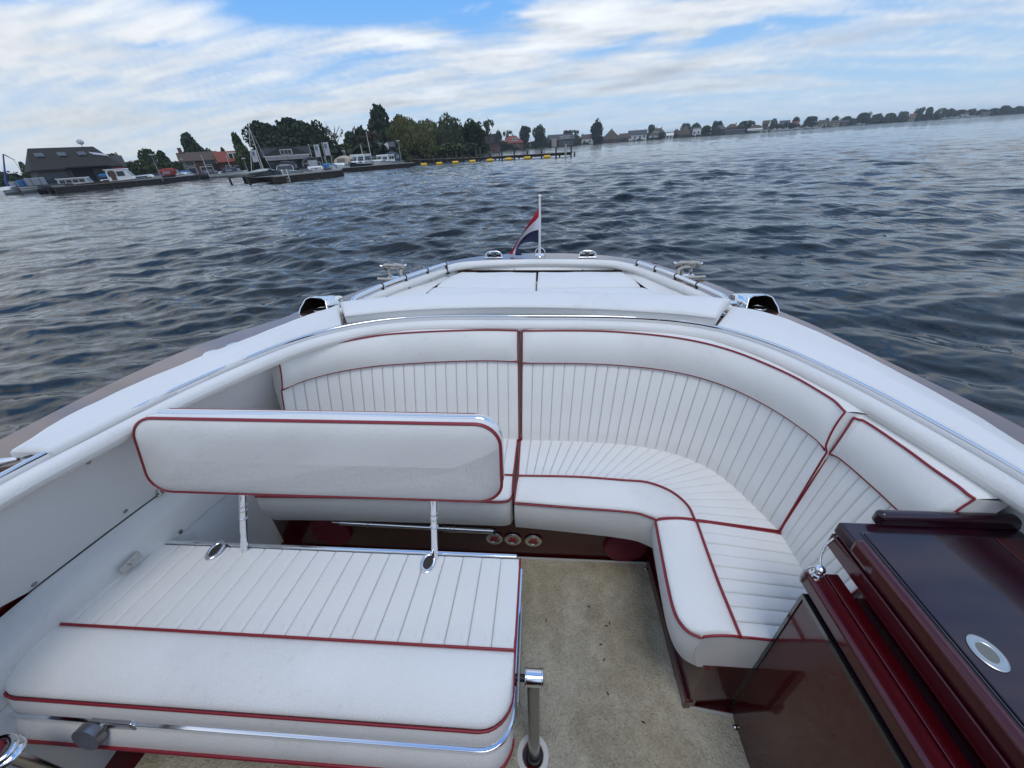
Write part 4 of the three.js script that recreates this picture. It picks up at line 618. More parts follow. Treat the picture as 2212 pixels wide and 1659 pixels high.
// ================================================================ the lake
{
  const rings = [], NR = 980, r0 = 0.7, r1 = 1500; for (let i = 0; i <= NR; i++) rings.push(r0 * Math.pow(r1 / r0, i / NR)); for (const r of [1800, 2400, 3400, 5000, 8000]) rings.push(r);
  const angs = []; for (let i = 0; i <= 580; i++) angs.push((-66 + 132 * i / 580) * R); for (let i = 1; i < 60; i++) angs.push((66 + 228 * i / 60) * R);
  const NA = angs.length, rr = rng(21), comps = [];
  const wind = 1.72;                                            // wind sea running across toward the boat
  for (let i = 0; i < 64; i++) { const L = 0.2 * Math.pow(3.6 / 0.2, i / 63), th = wind + (rr() + rr() - 1) * (L > 2 ? 0.5 : 1.05), k = 2 * Math.PI / L; const shape = L < 0.7 ? Math.pow(L / 0.7, 0.12) : Math.pow(0.7 / L, 0.62); comps.push({ L, kx: k * Math.cos(th), kz: k * Math.sin(th), a: 0.0078 * L * shape * (0.5 + rr()), ph: rr() * 6.283, cx: Math.cos(th), cz: Math.sin(th) }); }
  const outline = deckCurve.getSpacedPoints(120).map((p) => p.clone().setY(0.1).applyMatrix4(boatM)).map((p) => [p.x * 0.93, p.z * 0.955]);
  const inside = (x, z) => { let c = false; for (let i = 0, j = outline.length - 1; i < outline.length; j = i++) { const [xi, zi] = outline[i], [xj, zj] = outline[j]; if ((zi > z) !== (zj > z) && x < (xj - xi) * (z - zi) / (zj - zi) + xi) c = !c; } return c; };
  const pos = new Float32Array(rings.length * NA * 3), uv = new Float32Array(rings.length * NA * 2), hid = new Uint8Array(rings.length * NA);
  rings.forEach((r, i) => {
    const dr = i ? r - rings[i - 1] : 0.01;
    for (let j = 0; j < NA; j++) {
      const x = r * Math.sin(angs[j]), z = -r * Math.cos(angs[j]); let px = x, py = 0, pz = z; const o = i * NA + j;
      if (r < 1500 && angs[j] < 1.2) {
        const gust = 0.82 + 0.42 * fbm(x * 0.045 + 3, z * 0.045 + 7, 3) + 0.2 * vnoise(x * 0.35, z * 0.35);
        for (const c of comps) { const w = smooth(1.8, 3.6, c.L / dr); if (w <= 0) continue; const a = c.kx * x + c.kz * z + c.ph, s = Math.sin(a); py += c.a * w * gust * (s + 0.25 * Math.cos(2 * a)); const q = 0.62 * c.a * w * gust * Math.cos(a); px += q * c.cx; pz += q * c.cz; }
        if (r < 3.4) py -= 0.03 * smooth(3.4, 2.6, r);
      }
      pos.set([px, py, pz], o * 3); uv.set([x / 7, z / 7], o * 2); hid[o] = r < 4 && inside(x, z) ? 1 : 0;
    }
  });
  const idx = []; for (let i = 0; i < rings.length - 1; i++) for (let j = 0; j < NA; j++) { const a = i * NA + j, b = i * NA + (j + 1) % NA, c = a + NA, d = b + NA; if (hid[a] && hid[b] && hid[c] && hid[d]) continue; idx.push(a, c, b, b, c, d); }
  const g = new THREE.BufferGeometry(); g.setAttribute('position', new THREE.BufferAttribute(pos, 3)); g.setAttribute('uv', new THREE.BufferAttribute(uv, 2)); g.setIndex(idx); g.computeVertexNormals();
  // ripples: slopes of a tiling sum of short waves
  const N = 1024, d = new Uint8Array(N * N * 4), rs = rng(33), wv = [];
  for (let i = 0; i < 70; i++) { const m = Math.pow(rs(), 1.3) * 58 + 8, th = wind + (rs() - 0.5) * 2.0; const kx = Math.round(m * Math.cos(th)), kz = Math.round(m * Math.sin(th)); if (kx || kz) wv.push([kx, kz, rs() * 6.283, 0.014 * (0.5 + rs()) * Math.pow(12 / Math.hypot(kx, kz), 0.25)]); }
  for (let j = 0; j < N; j++) for (let i = 0; i < N; i++) { let sx = 0, sz = 0; const u = i / N * 6.28318, v = j / N * 6.28318; const gm = 0.75 + 0.6 * fbm(i / N * 6, j / N * 6, 2, 6); for (const [a, b, p, s] of wv) { const q = Math.cos(a * u + b * v + p) * s / Math.hypot(a, b); sx += a * q; sz += b * q; } sx *= gm; sz *= gm; const l = 1 / Math.hypot(sx, sz, 1), o = (j * N + i) * 4; d[o] = (-sx * l * 0.5 + 0.5) * 255; d[o + 1] = (-sz * l * 0.5 + 0.5) * 255; d[o + 2] = (l * 0.5 + 0.5) * 255; d[o + 3] = 255; }
  const nm = new THREE.DataTexture(d, N, N); nm.wrapS = nm.wrapT = THREE.RepeatWrapping; nm.magFilter = nm.minFilter = THREE.LinearFilter; nm.needsUpdate = true;
  const mat = std([0.010, 0.014, 0.0155], 0.04, { ior: 1.333, normalMap: nm, normalScale: new THREE.Vector2(1, 1) });
  const water = new THREE.Mesh(g, mat); water.name = 'lake_water'; water.receiveShadow = true; register(water, null, null, null, 'structure'); scene.add(water);
}

// ================================================================ shore
const landMat = std([0.055, 0.065, 0.028], 0.95, { map: rep(dataMap(256, (u, v) => { const k = 0.75 + 0.35 * fbm(u * 8, v * 8, 5, 8); return [k, k * (0.95 + 0.1 * fbm(u * 5, v * 5, 2, 5)), k * 0.9]; }), 0.2) });
const shoreLine = [[-900, 260], [-500, 230], [-150, 170], [0, 128], [60, 112], [200, 104], [330, 106], [420, 113], [500, 104], [560, 88], [620, 82], [700, 82], [770, 84], [830, 96], [880, 108], [950, 116], [1010, 130], [1040, 160], [1052, 200], [1075, 245], [1130, 275], [1180, 310], [1233, 370], [1320, 405], [1400, 425], [1500, 440], [1570, 445], [1645, 460], [1720, 520], [1800, 600], [1950, 740], [2212, 850], [2600, 950], [3400, 1100]];
{
  const rows = [0, 0.4, 1.0, 2.5, 8, 30, 120, 500, 1500];
  const g = grid((u, v) => { const [x, D] = shoreLine[Math.round(u * (shoreLine.length - 1))], k = rows[Math.round(v * (rows.length - 1))]; const p = wAt(x, D + k); p.y = k < 0.3 ? -0.6 : k < 0.9 ? 0.28 : k < 2 ? 0.38 : 0.5 + 0.12 * vnoise(x * 0.05, k); return p; }, shoreLine.length - 1, rows.length - 1);
  const m = new THREE.Mesh(g, landMat); m.name = 'shore_land'; m.receiveShadow = true; register(m, null, null, null, 'structure'); scene.add(m);
}
const facing = (p) => Math.atan2(-p.x, -p.z);        // turn that points a thing's +z at the boat
const mpp = (x, D) => wAt(x + 0.5, D).distanceTo(wAt(x - 0.5, D));

// ---------------------------------------------------------------- trees
function leafCloud(seed, lobes, n, size, tint, droop = 0, stretch = 1) {  // leaf clumps spread through lobes [x,y,z,rx,ry,rz], unit tree about 1 m tall
  const r = rng(seed), pos = [], nor = [], col = [], idx = []; const vol = lobes.map((l) => l[3] * l[4] * l[5]), tot = vol.reduce((a, b) => a + b, 0);
  lobes.forEach((l, li) => {
    const cnt = Math.round(n * vol[li] / tot);
    for (let i = 0; i < cnt; i++) {
      let a, b, c; do { a = r() * 2 - 1; b = r() * 2 - 1; c = r() * 2 - 1; } while (a * a + b * b + c * c > 1);
      const q = Math.hypot(a, b, c), push = 0.55 + 0.45 * Math.pow(q, 0.4); const k = push / Math.max(q, 0.2); if (q > 0.2) { a *= k; b *= k; c *= k; }
      const bump = 1 + 0.22 * vnoise(a * 3 + li * 7, b * 3 + c * 2.3);
      const p = V(l[0] + a * l[3] * bump, l[1] + b * l[4] * bump, l[2] + c * l[5] * bump); const s = size * (0.6 + 0.9 * r());
      const d = V(r() - 0.5, r() - 0.5, r() - 0.5).normalize(), e = V(r() - 0.5, (r() - 0.5) * 0.8, r() - 0.5).cross(d).normalize(); if (droop) { d.set((r() - 0.5) * 0.5, -1, (r() - 0.5) * 0.5).normalize(); }
      const L = droop ? s * 2.6 : s * stretch; const base = pos.length / 3; const sh = 0.72 + 0.56 * r(); const cc = [tint[0] * sh * (0.9 + 0.25 * r()), tint[1] * sh, tint[2] * sh * (0.85 + 0.3 * r())];
      for (const [m, o] of [[-0.5, -0.5], [0.1, -0.62], [0.5, 0.0], [0.05, 0.6], [-0.45, 0.42]]) { pos.push(p.x + d.x * m * L + e.x * o * s, p.y + d.y * m * L + e.y * o * s, p.z + d.z * m * L + e.z * o * s); const nn = V(a, b + 0.25, c).normalize(); nor.push(nn.x, nn.y, nn.z); col.push(...cc); }
      idx.push(base, base + 1, base + 2, base, base + 2, base + 3, base, base + 3, base + 4);
    }
  });
  const g = new THREE.BufferGeometry(); g.setAttribute('position', new THREE.Float32BufferAttribute(pos, 3)); g.setAttribute('color', new THREE.Float32BufferAttribute(col, 3)); g.setIndex(idx); g.computeVertexNormals(); return g;
}
function trunkGeo(seed, h, r0, forks, reach) { const r = rng(seed), l = [bar(V(0, 0, 0), V(0.01, h, 0), r0, r0 * 0.55, 8)]; for (let i = 0; i < forks; i++) { const a = i * 2.4 + r(), y = h * (0.45 + 0.5 * r()), e = V(Math.cos(a) * reach * (0.5 + r() * 0.5), y + 0.18 + 0.22 * r(), Math.sin(a) * reach * (0.5 + r() * 0.5)); l.push(bar(V(0, y, 0), e, r0 * 0.4, r0 * 0.12, 6)); } return merge(l); }
const leafMat = new THREE.MeshStandardMaterial({ vertexColors: true, roughness: 0.85 }), barkMat = std([0.06, 0.045, 0.035], 0.95);
const G1 = [0.032, 0.056, 0.018], G2 = [0.024, 0.043, 0.016], G3 = [0.100, 0.108, 0.026], G4 = [0.052, 0.072, 0.028], G5 = [0.055, 0.042, 0.020], G6 = [0.012, 0.020, 0.012];
const lob = (seed, n, spread, y0, y1, rad) => { const r = rng(seed), o = []; for (let i = 0; i < n; i++) { const a = r() * 6.28, d = Math.sqrt(r()) * spread, k = lerp(rad * 0.65, rad, r()); o.push([Math.cos(a) * d, lerp(y0, y1, r()) - d * 0.15, Math.sin(a) * d, k, k * 0.85, k]); } return o; };
const KIND = {
  round: [0, 1, 2].map((i) => [leafCloud(40 + i, [...lob(50 + i, 13, 0.36, 0.34, 0.82, 0.21), [0, 0.55, 0, 0.33, 0.36, 0.33]], 2600, 0.05, i === 1 ? G2 : G1), trunkGeo(60 + i, 0.55, 0.028, 6, 0.3)]),
  dense: [0, 1, 2].map((i) => [leafCloud(140 + i, [...lob(150 + i, 16, 0.4, 0.22, 0.86, 0.22), [0, 0.5, 0, 0.4, 0.42, 0.38]], 4200, 0.046, G2), trunkGeo(160 + i, 0.45, 0.03, 5, 0.3)]),
  poplar: [0, 1].map((i) => [leafCloud(70 + i, [[0, 0.3, 0, 0.34, 0.24, 0.34], [0.04, 0.55, 0, 0.36, 0.26, 0.36], [-0.03, 0.78, 0, 0.25, 0.22, 0.25], [0.05, 0.90, 0, 0.12, 0.12, 0.12], [-0.12, 0.82, 0, 0.1, 0.14, 0.1], [0.15, 0.80, 0.05, 0.1, 0.14, 0.1]], 2000, 0.055, i ? G2 : G1, 0, 1.7), trunkGeo(75 + i, 0.7, 0.03, 5, 0.12)]),
  willow: [[leafCloud(80, [...lob(81, 14, 0.38, 0.35, 0.8, 0.2), [0, 0.62, 0, 0.36, 0.33, 0.34], [-0.34, 0.34, 0, 0.14, 0.3, 0.2], [0.36, 0.32, 0, 0.14, 0.3, 0.2], [0.1, 0.3, 0.25, 0.25, 0.28, 0.12], [-0.15, 0.3, 0.22, 0.2, 0.28, 0.12]], 4200, 0.022, G3, 1), trunkGeo(82, 0.5, 0.04, 6, 0.3)], [leafCloud(85, [...lob(86, 12, 0.3, 0.4, 0.86, 0.16), [0, 0.6, 0, 0.3, 0.35, 0.3], [-0.26, 0.34, 0, 0.14, 0.3, 0.2], [0.28, 0.32, 0, 0.14, 0.3, 0.2], [0.1, 0.3, 0.2, 0.2, 0.28, 0.12]], 3400, 0.022, G4, 1), trunkGeo(87, 0.5, 0.035, 6, 0.25)]],
  sparse: [[leafCloud(90, lob(91, 12, 0.34, 0.5, 0.9, 0.11), 420, 0.05, G4), trunkGeo(92, 0.72, 0.03, 12, 0.34)], [leafCloud(190, lob(191, 16, 0.36, 0.45, 0.92, 0.09), 300, 0.045, [0.09, 0.09, 0.07]), trunkGeo(192, 0.74, 0.03, 16, 0.36)]],
  brown: [[leafCloud(95, [...lob(96, 10, 0.34, 0.28, 0.75, 0.22), [0, 0.45, 0, 0.35, 0.36, 0.33]], 2000, 0.055, G5), trunkGeo(97, 0.4, 0.03, 5, 0.28)]],
  bush: [0, 1].map((i) => [leafCloud(100 + i, [...lob(102 + i, 9, 0.42, 0.2, 0.62, 0.24), [0, 0.36, 0, 0.45, 0.34, 0.4]], 1500, 0.06, i ? [0.05, 0.075, 0.022] : G1), trunkGeo(104 + i, 0.3, 0.03, 4, 0.3)]),
  dark: [[leafCloud(110, [[0, 0.3, 0, 0.36, 0.28, 0.36], [0.02, 0.6, 0, 0.38, 0.3, 0.36], [0, 0.86, 0, 0.2, 0.18, 0.2], ...lob(111, 8, 0.25, 0.3, 0.85, 0.2)], 1300, 0.075, G6), trunkGeo(112, 0.4, 0.03, 4, 0.2)]],
};
const treeSpots = [];
let treeN = 0;
function tree(kind, x0, x1, yTop, D, label, group, name = 'leafy_tree', v) {
  const xc = (x0 + x1) / 2, p = wz(xc, lerp(yTop, yh(xc), 0.4), D).setY(0.45), H = wz(xc, yTop, D).y - 0.45, Wd = mpp(xc, D) * (x1 - x0); const set = KIND[kind], q = set[v ?? (treeN % set.length)]; treeN++;
  const t = worldThing(name, label, 'tree', p, (treeN * 2.399) % 6.28, group);
  const wide = { round: 1.05, dense: 1.12, poplar: 0.74, willow: 1.0, sparse: 0.86, brown: 1.0, bush: 1.2, dark: 0.82 }[kind];
  const top = { round: 0.99, dense: 1.02, poplar: 1.0, willow: 0.98, sparse: 0.99, brown: 0.95, bush: 0.82, dark: 1.03 }[kind];
  for (const [nm, g, m] of [['trunk', q[1], barkMat], ['crown', q[0], leafMat]]) { const o = part(t, nm, g, m), f = D < 160 && kind !== 'poplar' ? 1.14 : 1.04; o.scale.set(Wd * f / wide, H / top, Wd * f / wide); }
  return t;
}
const TM = 'trees behind the marina', TF = 'trees along the far shore';
[
  ['bush', -40, 30, 365, 135, 'low dark bush behind the moored barge at the edge of the marina'],
  ['bush', 40, 62, 342, 118, 'dark creeper-like bush against the end of the big thatched boathouse'],
  ['brown', 222, 262, 322, 122, 'reddish bush growing behind the sloping end of the big boathouse roof'],
  ['round', 292, 340, 318, 120, 'spiky dark tree between the big boathouse and the brick houses'],
  ['poplar', 338, 366, 326, 124, 'narrow tree beside the spiky dark tree near the brick houses'],
  ['bush', 275, 335, 340, 112, 'bright green bush in front of the spiky dark tree'],
  ['bush', 330, 395, 346, 116, 'clipped dark hedge-like bush beside the brown brick house', 'hedge'],
  ['poplar', 394, 434, 290, 135, 'tall upright poplar rising behind the brown brick house'],
  ['round', 432, 470, 318, 138, 'small round tree showing over the brown brick house roof'],
  ['poplar', 478, 492, 320, 136, 'small dark tree top over the red tiled roof'],
  ['poplar', 505, 528, 288, 122, 'slim dark tree at the edge of the great dark clump'],
  ['bush', 503, 545, 306, 112, 'yellowish green bush below the edge of the great dark clump'],
  ['dense', 530, 604, 250, 118, 'tall dark broad tree in the great clump above the mast'],
  ['dense', 585, 668, 243, 120, 'tallest dark broad tree in the great clump above the black boathouse'],
  ['dense', 640, 705, 258, 116, 'dark broad tree at the falling side of the great clump'],
  ['dense', 665, 722, 282, 112, 'lower dark tree behind the banner poles'],
  ['dense', 540, 640, 285, 110, 'dark under-storey tree behind the black boathouse'],
  ['sparse', 700, 744, 267, 120, 'pale thin-leaved tree with bare branches beside the great clump', , 1],
  ['round', 738, 776, 280, 118, 'dark green tree between the bare-branched tree and the tall poplars'],
  ['round', 764, 800, 268, 124, 'dark tree in front of the tall poplar'],
  ['brown', 768, 828, 274, 110, 'brownish olive tree behind the white cabin cruisers'],
  ['poplar', 798, 846, 231, 132, 'tallest dark poplar with a ragged top'],
  ['dense', 840, 892, 241, 138, 'dark tree top behind the yellow-green willow'],
  ['willow', 842, 912, 247, 118, 'large yellow-green weeping willow', , 0],
  ['willow', 885, 952, 256, 120, 'yellow-green weeping willow leaning on the larger willow', , 0],
  ['willow', 936, 1003, 248, 124, 'grey-green weeping birch with hanging twigs', , 1],
  ['dense', 996, 1048, 256, 130, 'dark tree at the end of the near wooded point'],
  ['sparse', 1038, 1067, 253, 200, 'slender thin-crowned tree above the thatched chalet', , 0],
  ['dense', 560, 640, 262, 126, 'dark broad tree filling the middle of the great clump'],
  ['dense', 610, 690, 262, 124, 'dark broad tree filling the heart of the great clump'],
  ['bush', 640, 712, 305, 104, 'dark shrubbery behind the banner poles'],
  ['bush', 715, 775, 305, 106, 'dark shrub below the bare-branched tree'],
  ['round', 820, 862, 268, 126, 'dark tree between the tallest poplar and the willow'],
  ['bush', 760, 842, 312, 100, 'olive shrubs behind the cabin cruisers'],
  ['willow', 862, 940, 268, 112, 'low front willow with trailing yellow-green twigs', , 0],
  ['willow', 930, 985, 275, 116, 'low front weeping tree between the willow and the birch', , 1],
  ['round', 975, 1020, 268, 134, 'mid green tree between the birch and the end of the point'],
  ['bush', 935, 1010, 306, 112, 'broad dark shrub by the shore of the wooded point'],
  ['bush', 415, 470, 338, 126, 'garden hedge behind the brown brick house'],
  ['bush', 470, 540, 332, 126, 'garden hedge behind the red tiled roof'],
  ['bush', 255, 300, 344, 118, 'grey-green bush beside the end of the big boathouse'],
  ['bush', 905, 960, 312, 112, 'round bush under the willows'],
  ['bush', 990, 1040, 306, 124, 'dark low bush by the reeds'],
  ['bush', 845, 880, 315, 106, 'low bush beside the lamp post'],
].forEach(([k, a, b, y, D, lab, nm, v]) => tree(k, a, b, y, D, lab, TM, nm || 'leafy_tree', v));
[
  ['round', 1068, 1086, 279, 300, 'small tree between the thatched chalet and the red roofed house'],
  ['sparse', 1084, 1106, 279, 310, 'thin tree behind the red roofed house', 0],
  ['round', 1118, 1147, 269.5, 300, 'leafy tree beside the red roofed house'],
  ['round', 1150, 1181, 267, 320, 'rounder leafy tree beside the dark modern house'],
  ['brown', 1215, 1235, 276, 350, 'rust-tinted tree behind the dark modern house'],
  ['sparse', 1234, 1254, 278, 360, 'thin crowned tree next to the dark modern house', 0],
  ['dark', 1278, 1302, 257.5, 390, 'tall dark copper beech alone above the far houses'],
  ['round', 1398, 1419, 267.5, 450, 'dark tree behind the white house with two chimneys'],
  ['bush', 1470, 1496, 263, 470, 'tree over the ridge of the tall thatched house'],
  ['round', 1490, 1516, 264, 470, 'broad tree beyond the tall thatched house'],
  ['poplar', 1538, 1551, 262, 470, 'small pointed tree by the dark gabled house'],
  ['round', 1541, 1565, 260, 480, 'round tree behind the dark gabled house'],
  ['bush', 1588, 1632, 258, 480, 'wide low tree beside the waterside pavilion'],
  ['round', 1510, 1540, 270, 460, 'low garden tree on the far lawn'],
  ['bush', 1420, 1440, 284, 425, 'garden bush in front of the large thatched house'],
  ['bush', 1240, 1258, 292, 372, 'garden bush at the waterside by the modern house'],
  ['bush', 1290, 1305, 293, 392, 'bush at the foot of the copper beech'],
].forEach(([k, a, b, y, D, lab, v]) => tree(k, a, b, y, D, lab, TF, 'leafy_tree', v));
{ // the long tree line toward the open lake: look-alike crowns
  const r = rng(77);
  const rows = [[1662, 1683, 253, 520], [1708, 1730, 251, 560], [1735, 1770, 248.5, 570], [1780, 1792, 253, 600], [1796, 1814, 249, 610], [1814, 1846, 250, 640], [1848, 1884, 240.5, 660], [1882, 1912, 244, 690], [1908, 1942, 243, 700], [1940, 1968, 238, 730], [1975, 1998, 231, 750], [1997, 2020, 230, 760], [2016, 2050, 231, 770], [2040, 2066, 233, 790], [2060, 2090, 235, 800], [2085, 2112, 233, 810], [2108, 2135, 235, 820], [2130, 2160, 233, 830], [2155, 2190, 226, 840], [2185, 2215, 228, 850], [2208, 2250, 227, 860]];
  rows.forEach(([a, b, y, D], i) => tree(i % 4 === 2 ? 'dense' : i % 3 ? 'round' : 'bush', a, b, y, D, `${ORD[i]} tree of the long tree line counted from the yacht moorings`, 'trees of the long tree line', 'leafy_tree'));
  for (let i = 0; i < 16; i++) { const x = 1850 + i * 24; tree('bush', x - 14, x + 16, yh(x) - 9 - 3 * r(), 745 + i * 8 - (x < 1950 ? 70 : 0), `${ORD[i]} waterside bush below the long tree line counted from the sand coloured houses`, 'bushes below the long tree line', 'waterside_bush'); }
}
{ // reeds along the near point
  const r = rng(5), blade = new THREE.ConeGeometry(0.028, 1, 4).translate(0, 0.5, 0); const n = 2600, im = new THREE.InstancedMesh(blade, std([0.10, 0.115, 0.045], 0.9), n); const m = new THREE.Matrix4(), q = new THREE.Quaternion();
  for (let i = 0; i < n; i++) { const x = lerp(700, 1050, r()), a = shoreLine.findIndex((s) => s[0] > x), s0 = shoreLine[a - 1], s1 = shoreLine[a]; const D = lerp(s0[1], s1[1], (x - s0[0]) / (s1[0] - s0[0])) + 0.3 + 3.5 * r(); const p = wAt(x, D, 0.1); q.setFromEuler(new THREE.Euler((r() - 0.5) * 0.35, 0, (r() - 0.5) * 0.35)); m.compose(p, q, V(2.2, 0.8 + 1.1 * r(), 2.2)); im.setMatrixAt(i, m); }
  im.name = 'reeds'; register(im, 'olive reeds along the wooded shore behind the old jetty', 'reeds', null, 'stuff'); scene.add(im);
}

{ // garden greenery that runs together along the far shore and behind the marina
  const r = rng(15), put = []; const at = (x) => { const a = shoreLine.findIndex((s) => s[0] > x), s0 = shoreLine[a - 1], s1 = shoreLine[a]; return lerp(s0[1], s1[1], (x - s0[0]) / (s1[0] - s0[0])); };
  for (let i = 0; i < 620; i++) { const x = lerp(1045, 2260, Math.pow(r(), 0.9)), D = at(x) + 1.5 + (r() < 0.45 ? 2 * r() : 14 + 60 * r()), back = D > at(x) + 8, s = back ? 2.5 + 5.5 * r() : 0.9 + 1.2 * r(); put.push([x, D, s * (1.3 + r()), s]); }
  for (let i = 0; i < 170; i++) { const x = lerp(-200, 760, r()), D = at(x) + 22 + 40 * r(), s = 1.5 + 3 * r(); put.push([x, D, s * 1.5, s]); }
  for (let i = 0; i < 190; i++) { const x = lerp(1820, 2290, r()), D = at(x) + 8 + 40 * r(), s = 3.5 + 5.5 * r(); put.push([x, D, s * 1.7, s]); }
  for (let i = 0; i < 150; i++) { const x = lerp(505, 1048, r()), D = at(x) + (x < 735 ? 27 : 6) + 20 * r(), s = 1.8 + 3.6 * r(); put.push([x, D, s * 1.3, s]); }
  const im = new THREE.InstancedMesh(leafCloud(300, [...lob(301, 9, 0.42, 0.15, 0.62, 0.24), [0, 0.3, 0, 0.45, 0.34, 0.4]], 260, 0.13, [0.028, 0.042, 0.017]), leafMat, put.length), m = new THREE.Matrix4(), q = new THREE.Quaternion();
  put.forEach(([x, D, w, h], i) => { q.setFromAxisAngle(V(0, 1, 0), r() * 6.28); m.compose(wAt(x, D, 0.35), q, V(w, h, w)); im.setMatrixAt(i, m); });
  im.name = 'shore_greenery'; register(im, 'dark garden greenery running together along the shore', 'greenery', null, 'stuff'); scene.add(im);
}

// ---------------------------------------------------------------- buildings
const thatch = std([0.085, 0.070, 0.050], 0.95, { bumpMap: rep(grainMap, 0.5), bumpScale: 0.05 }), darkThatch = std([0.026, 0.022, 0.018], 0.95, { map: rep(dirtMap, 0.1) }), tileRed = std([0.22, 0.055, 0.035], 0.8), tileBrown = std([0.085, 0.060, 0.045], 0.85), slate = std([0.05, 0.052, 0.056], 0.7), brick = std([0.135, 0.066, 0.042], 0.9), white = std([0.68, 0.67, 0.64], 0.7), blackWood = std([0.018, 0.018, 0.020], 0.8), glass = std([0.03, 0.04, 0.05], 0.06, { specularIntensity: 1 }), paleWood = std([0.36, 0.31, 0.24], 0.8), greyWood = std([0.09, 0.085, 0.075], 0.9);
function roofGeo(w, d, e, h, type, over = 0.35) {   // ridge along x
  const W = w / 2 + over, D = d / 2 + over, E = e - over * 0.4; const hip = type === 'hip' ? Math.min(W * 0.9, D * 0.9) : type === 'half' ? W * 0.28 : type === 'point' ? W * 0.93 : 0;
  const yk = type === 'half' ? lerp(E, h, 0.45) : E; const P = [V(-W, E, D), V(W, E, D), V(W, E, -D), V(-W, E, -D), V(-W + hip, h, 0), V(W - hip, h, 0)]; const t = 0.14; const lo = P.map((p) => V(p.x, p.y - t, p.z));
  const tri = []; const f = (...v) => { for (let i = 1; i < v.length - 1; i++) tri.push(v[0], v[i], v[i + 1]); };
  f(P[0], P[1], P[5], P[4]); f(P[2], P[3], P[4], P[5]); f(P[1], P[2], P[5]); f(P[3], P[0], P[4]);
  for (const [a, b] of [[0, 1], [1, 2], [2, 3], [3, 0]]) f(lo[a], lo[b], P[b], P[a]); f(lo[0], lo[3], lo[2], lo[1]);
  const g = new THREE.BufferGeometry(); g.setAttribute('position', new THREE.Float32BufferAttribute(tri.flatMap((p) => [p.x, p.y, p.z]), 3)); g.computeVertexNormals(); g.setAttribute('uv', new THREE.Float32BufferAttribute(tri.flatMap((p) => [p.x, p.y + p.z]), 2)); return g;
}
function windowPart(t, x, y, w, h, z, ry = 0, fm = white) { const g = box(-w / 2 - 0.1, w / 2 + 0.1, -h / 2 - 0.1, h / 2 + 0.1, -0.04, 0.05); const f = place(t, 'window', g, fm, V(x, y, z)); if (ry) f.rotation.y = ry; const p = new THREE.Mesh(box(-w / 2, w / 2, -h / 2, h / 2, 0.05, 0.075), glass); p.name = 'pane'; f.add(p); return f; }
function house(x0, x1, yR, yE, D, label, o = {}) {
  const xc = (x0 + x1) / 2, p = wz(xc, (yR + yE) / 2, D).setY(0.45), w = mpp(xc, D) * (x1 - x0) / (1 + 0.04), d = o.depth || w * 0.75, h = wz(xc, yR, D).y - 0.45, e = wz(xc, yE, D).y - 0.45;
  const t = worldThing(o.name || 'lakeside_house', label, 'house', p, facing(p) + (o.turn || 0), o.group || 'houses along the shore');
  part(t, 'wall', box(-w / 2, w / 2, -0.3, e, -d / 2, d / 2), o.wall || white);
  if (o.gable) part(t, 'gable', [-1, 1].map((s) => { const g = new THREE.BufferGeometry(); const x = s * w / 2 * 0.995; g.setAttribute('position', new THREE.Float32BufferAttribute([x, e, -d / 2, x, h - 0.1, 0, x, e, d / 2], 3)); g.computeVertexNormals(); return g; }), o.gable);
  const roof = part(t, 'roof', roofGeo(w, d, e, h, o.type || 'gable', o.over ?? 0.4), o.roof || tileBrown);
  for (const cx of o.chimneys || []) part(roof, 'chimney', box(cx * w - 0.35, cx * w + 0.35, e, h + 0.9, -0.35, 0.35), o.chim || brick);
  for (const [u, v, ww, hh] of o.win || []) windowPart(t, u * w, v * e, ww, hh, d / 2);
  if (o.door) part(t, 'door', box(o.door * w - 0.5, o.door * w + 0.5, -0.2, 2.0, d / 2, d / 2 + 0.06), blackWood);
  if (o.dormer) { const [u, ww] = o.dormer, yy = lerp(e, h, 0.42), zz = lerp(d / 2, 0, 0.28); const dm = part(roof, 'dormer', box(u * w - ww / 2, u * w + ww / 2, yy - 0.6, yy + 0.75, 0, zz + 0.3), white); const np = Math.max(2, Math.round(ww / 0.9)); for (let i = 0; i < np; i++) part(dm, 'dormer_pane', box(u * w - ww / 2 + ww * (i + 0.12) / np, u * w - ww / 2 + ww * (i + 0.88) / np, yy - 0.35, yy + 0.55, zz + 0.3, zz + 0.33), glass); }
  if (o.more) o.more(t, w, d, e, h);
  return t;
}
const W2 = [[-0.3, 0.5, 1.1, 1.2], [0, 0.5, 1.1, 1.2], [0.3, 0.5, 1.1, 1.2]], W3 = [[-0.25, 0.45, 1.6, 1.3], [0.22, 0.45, 1.6, 1.3]];
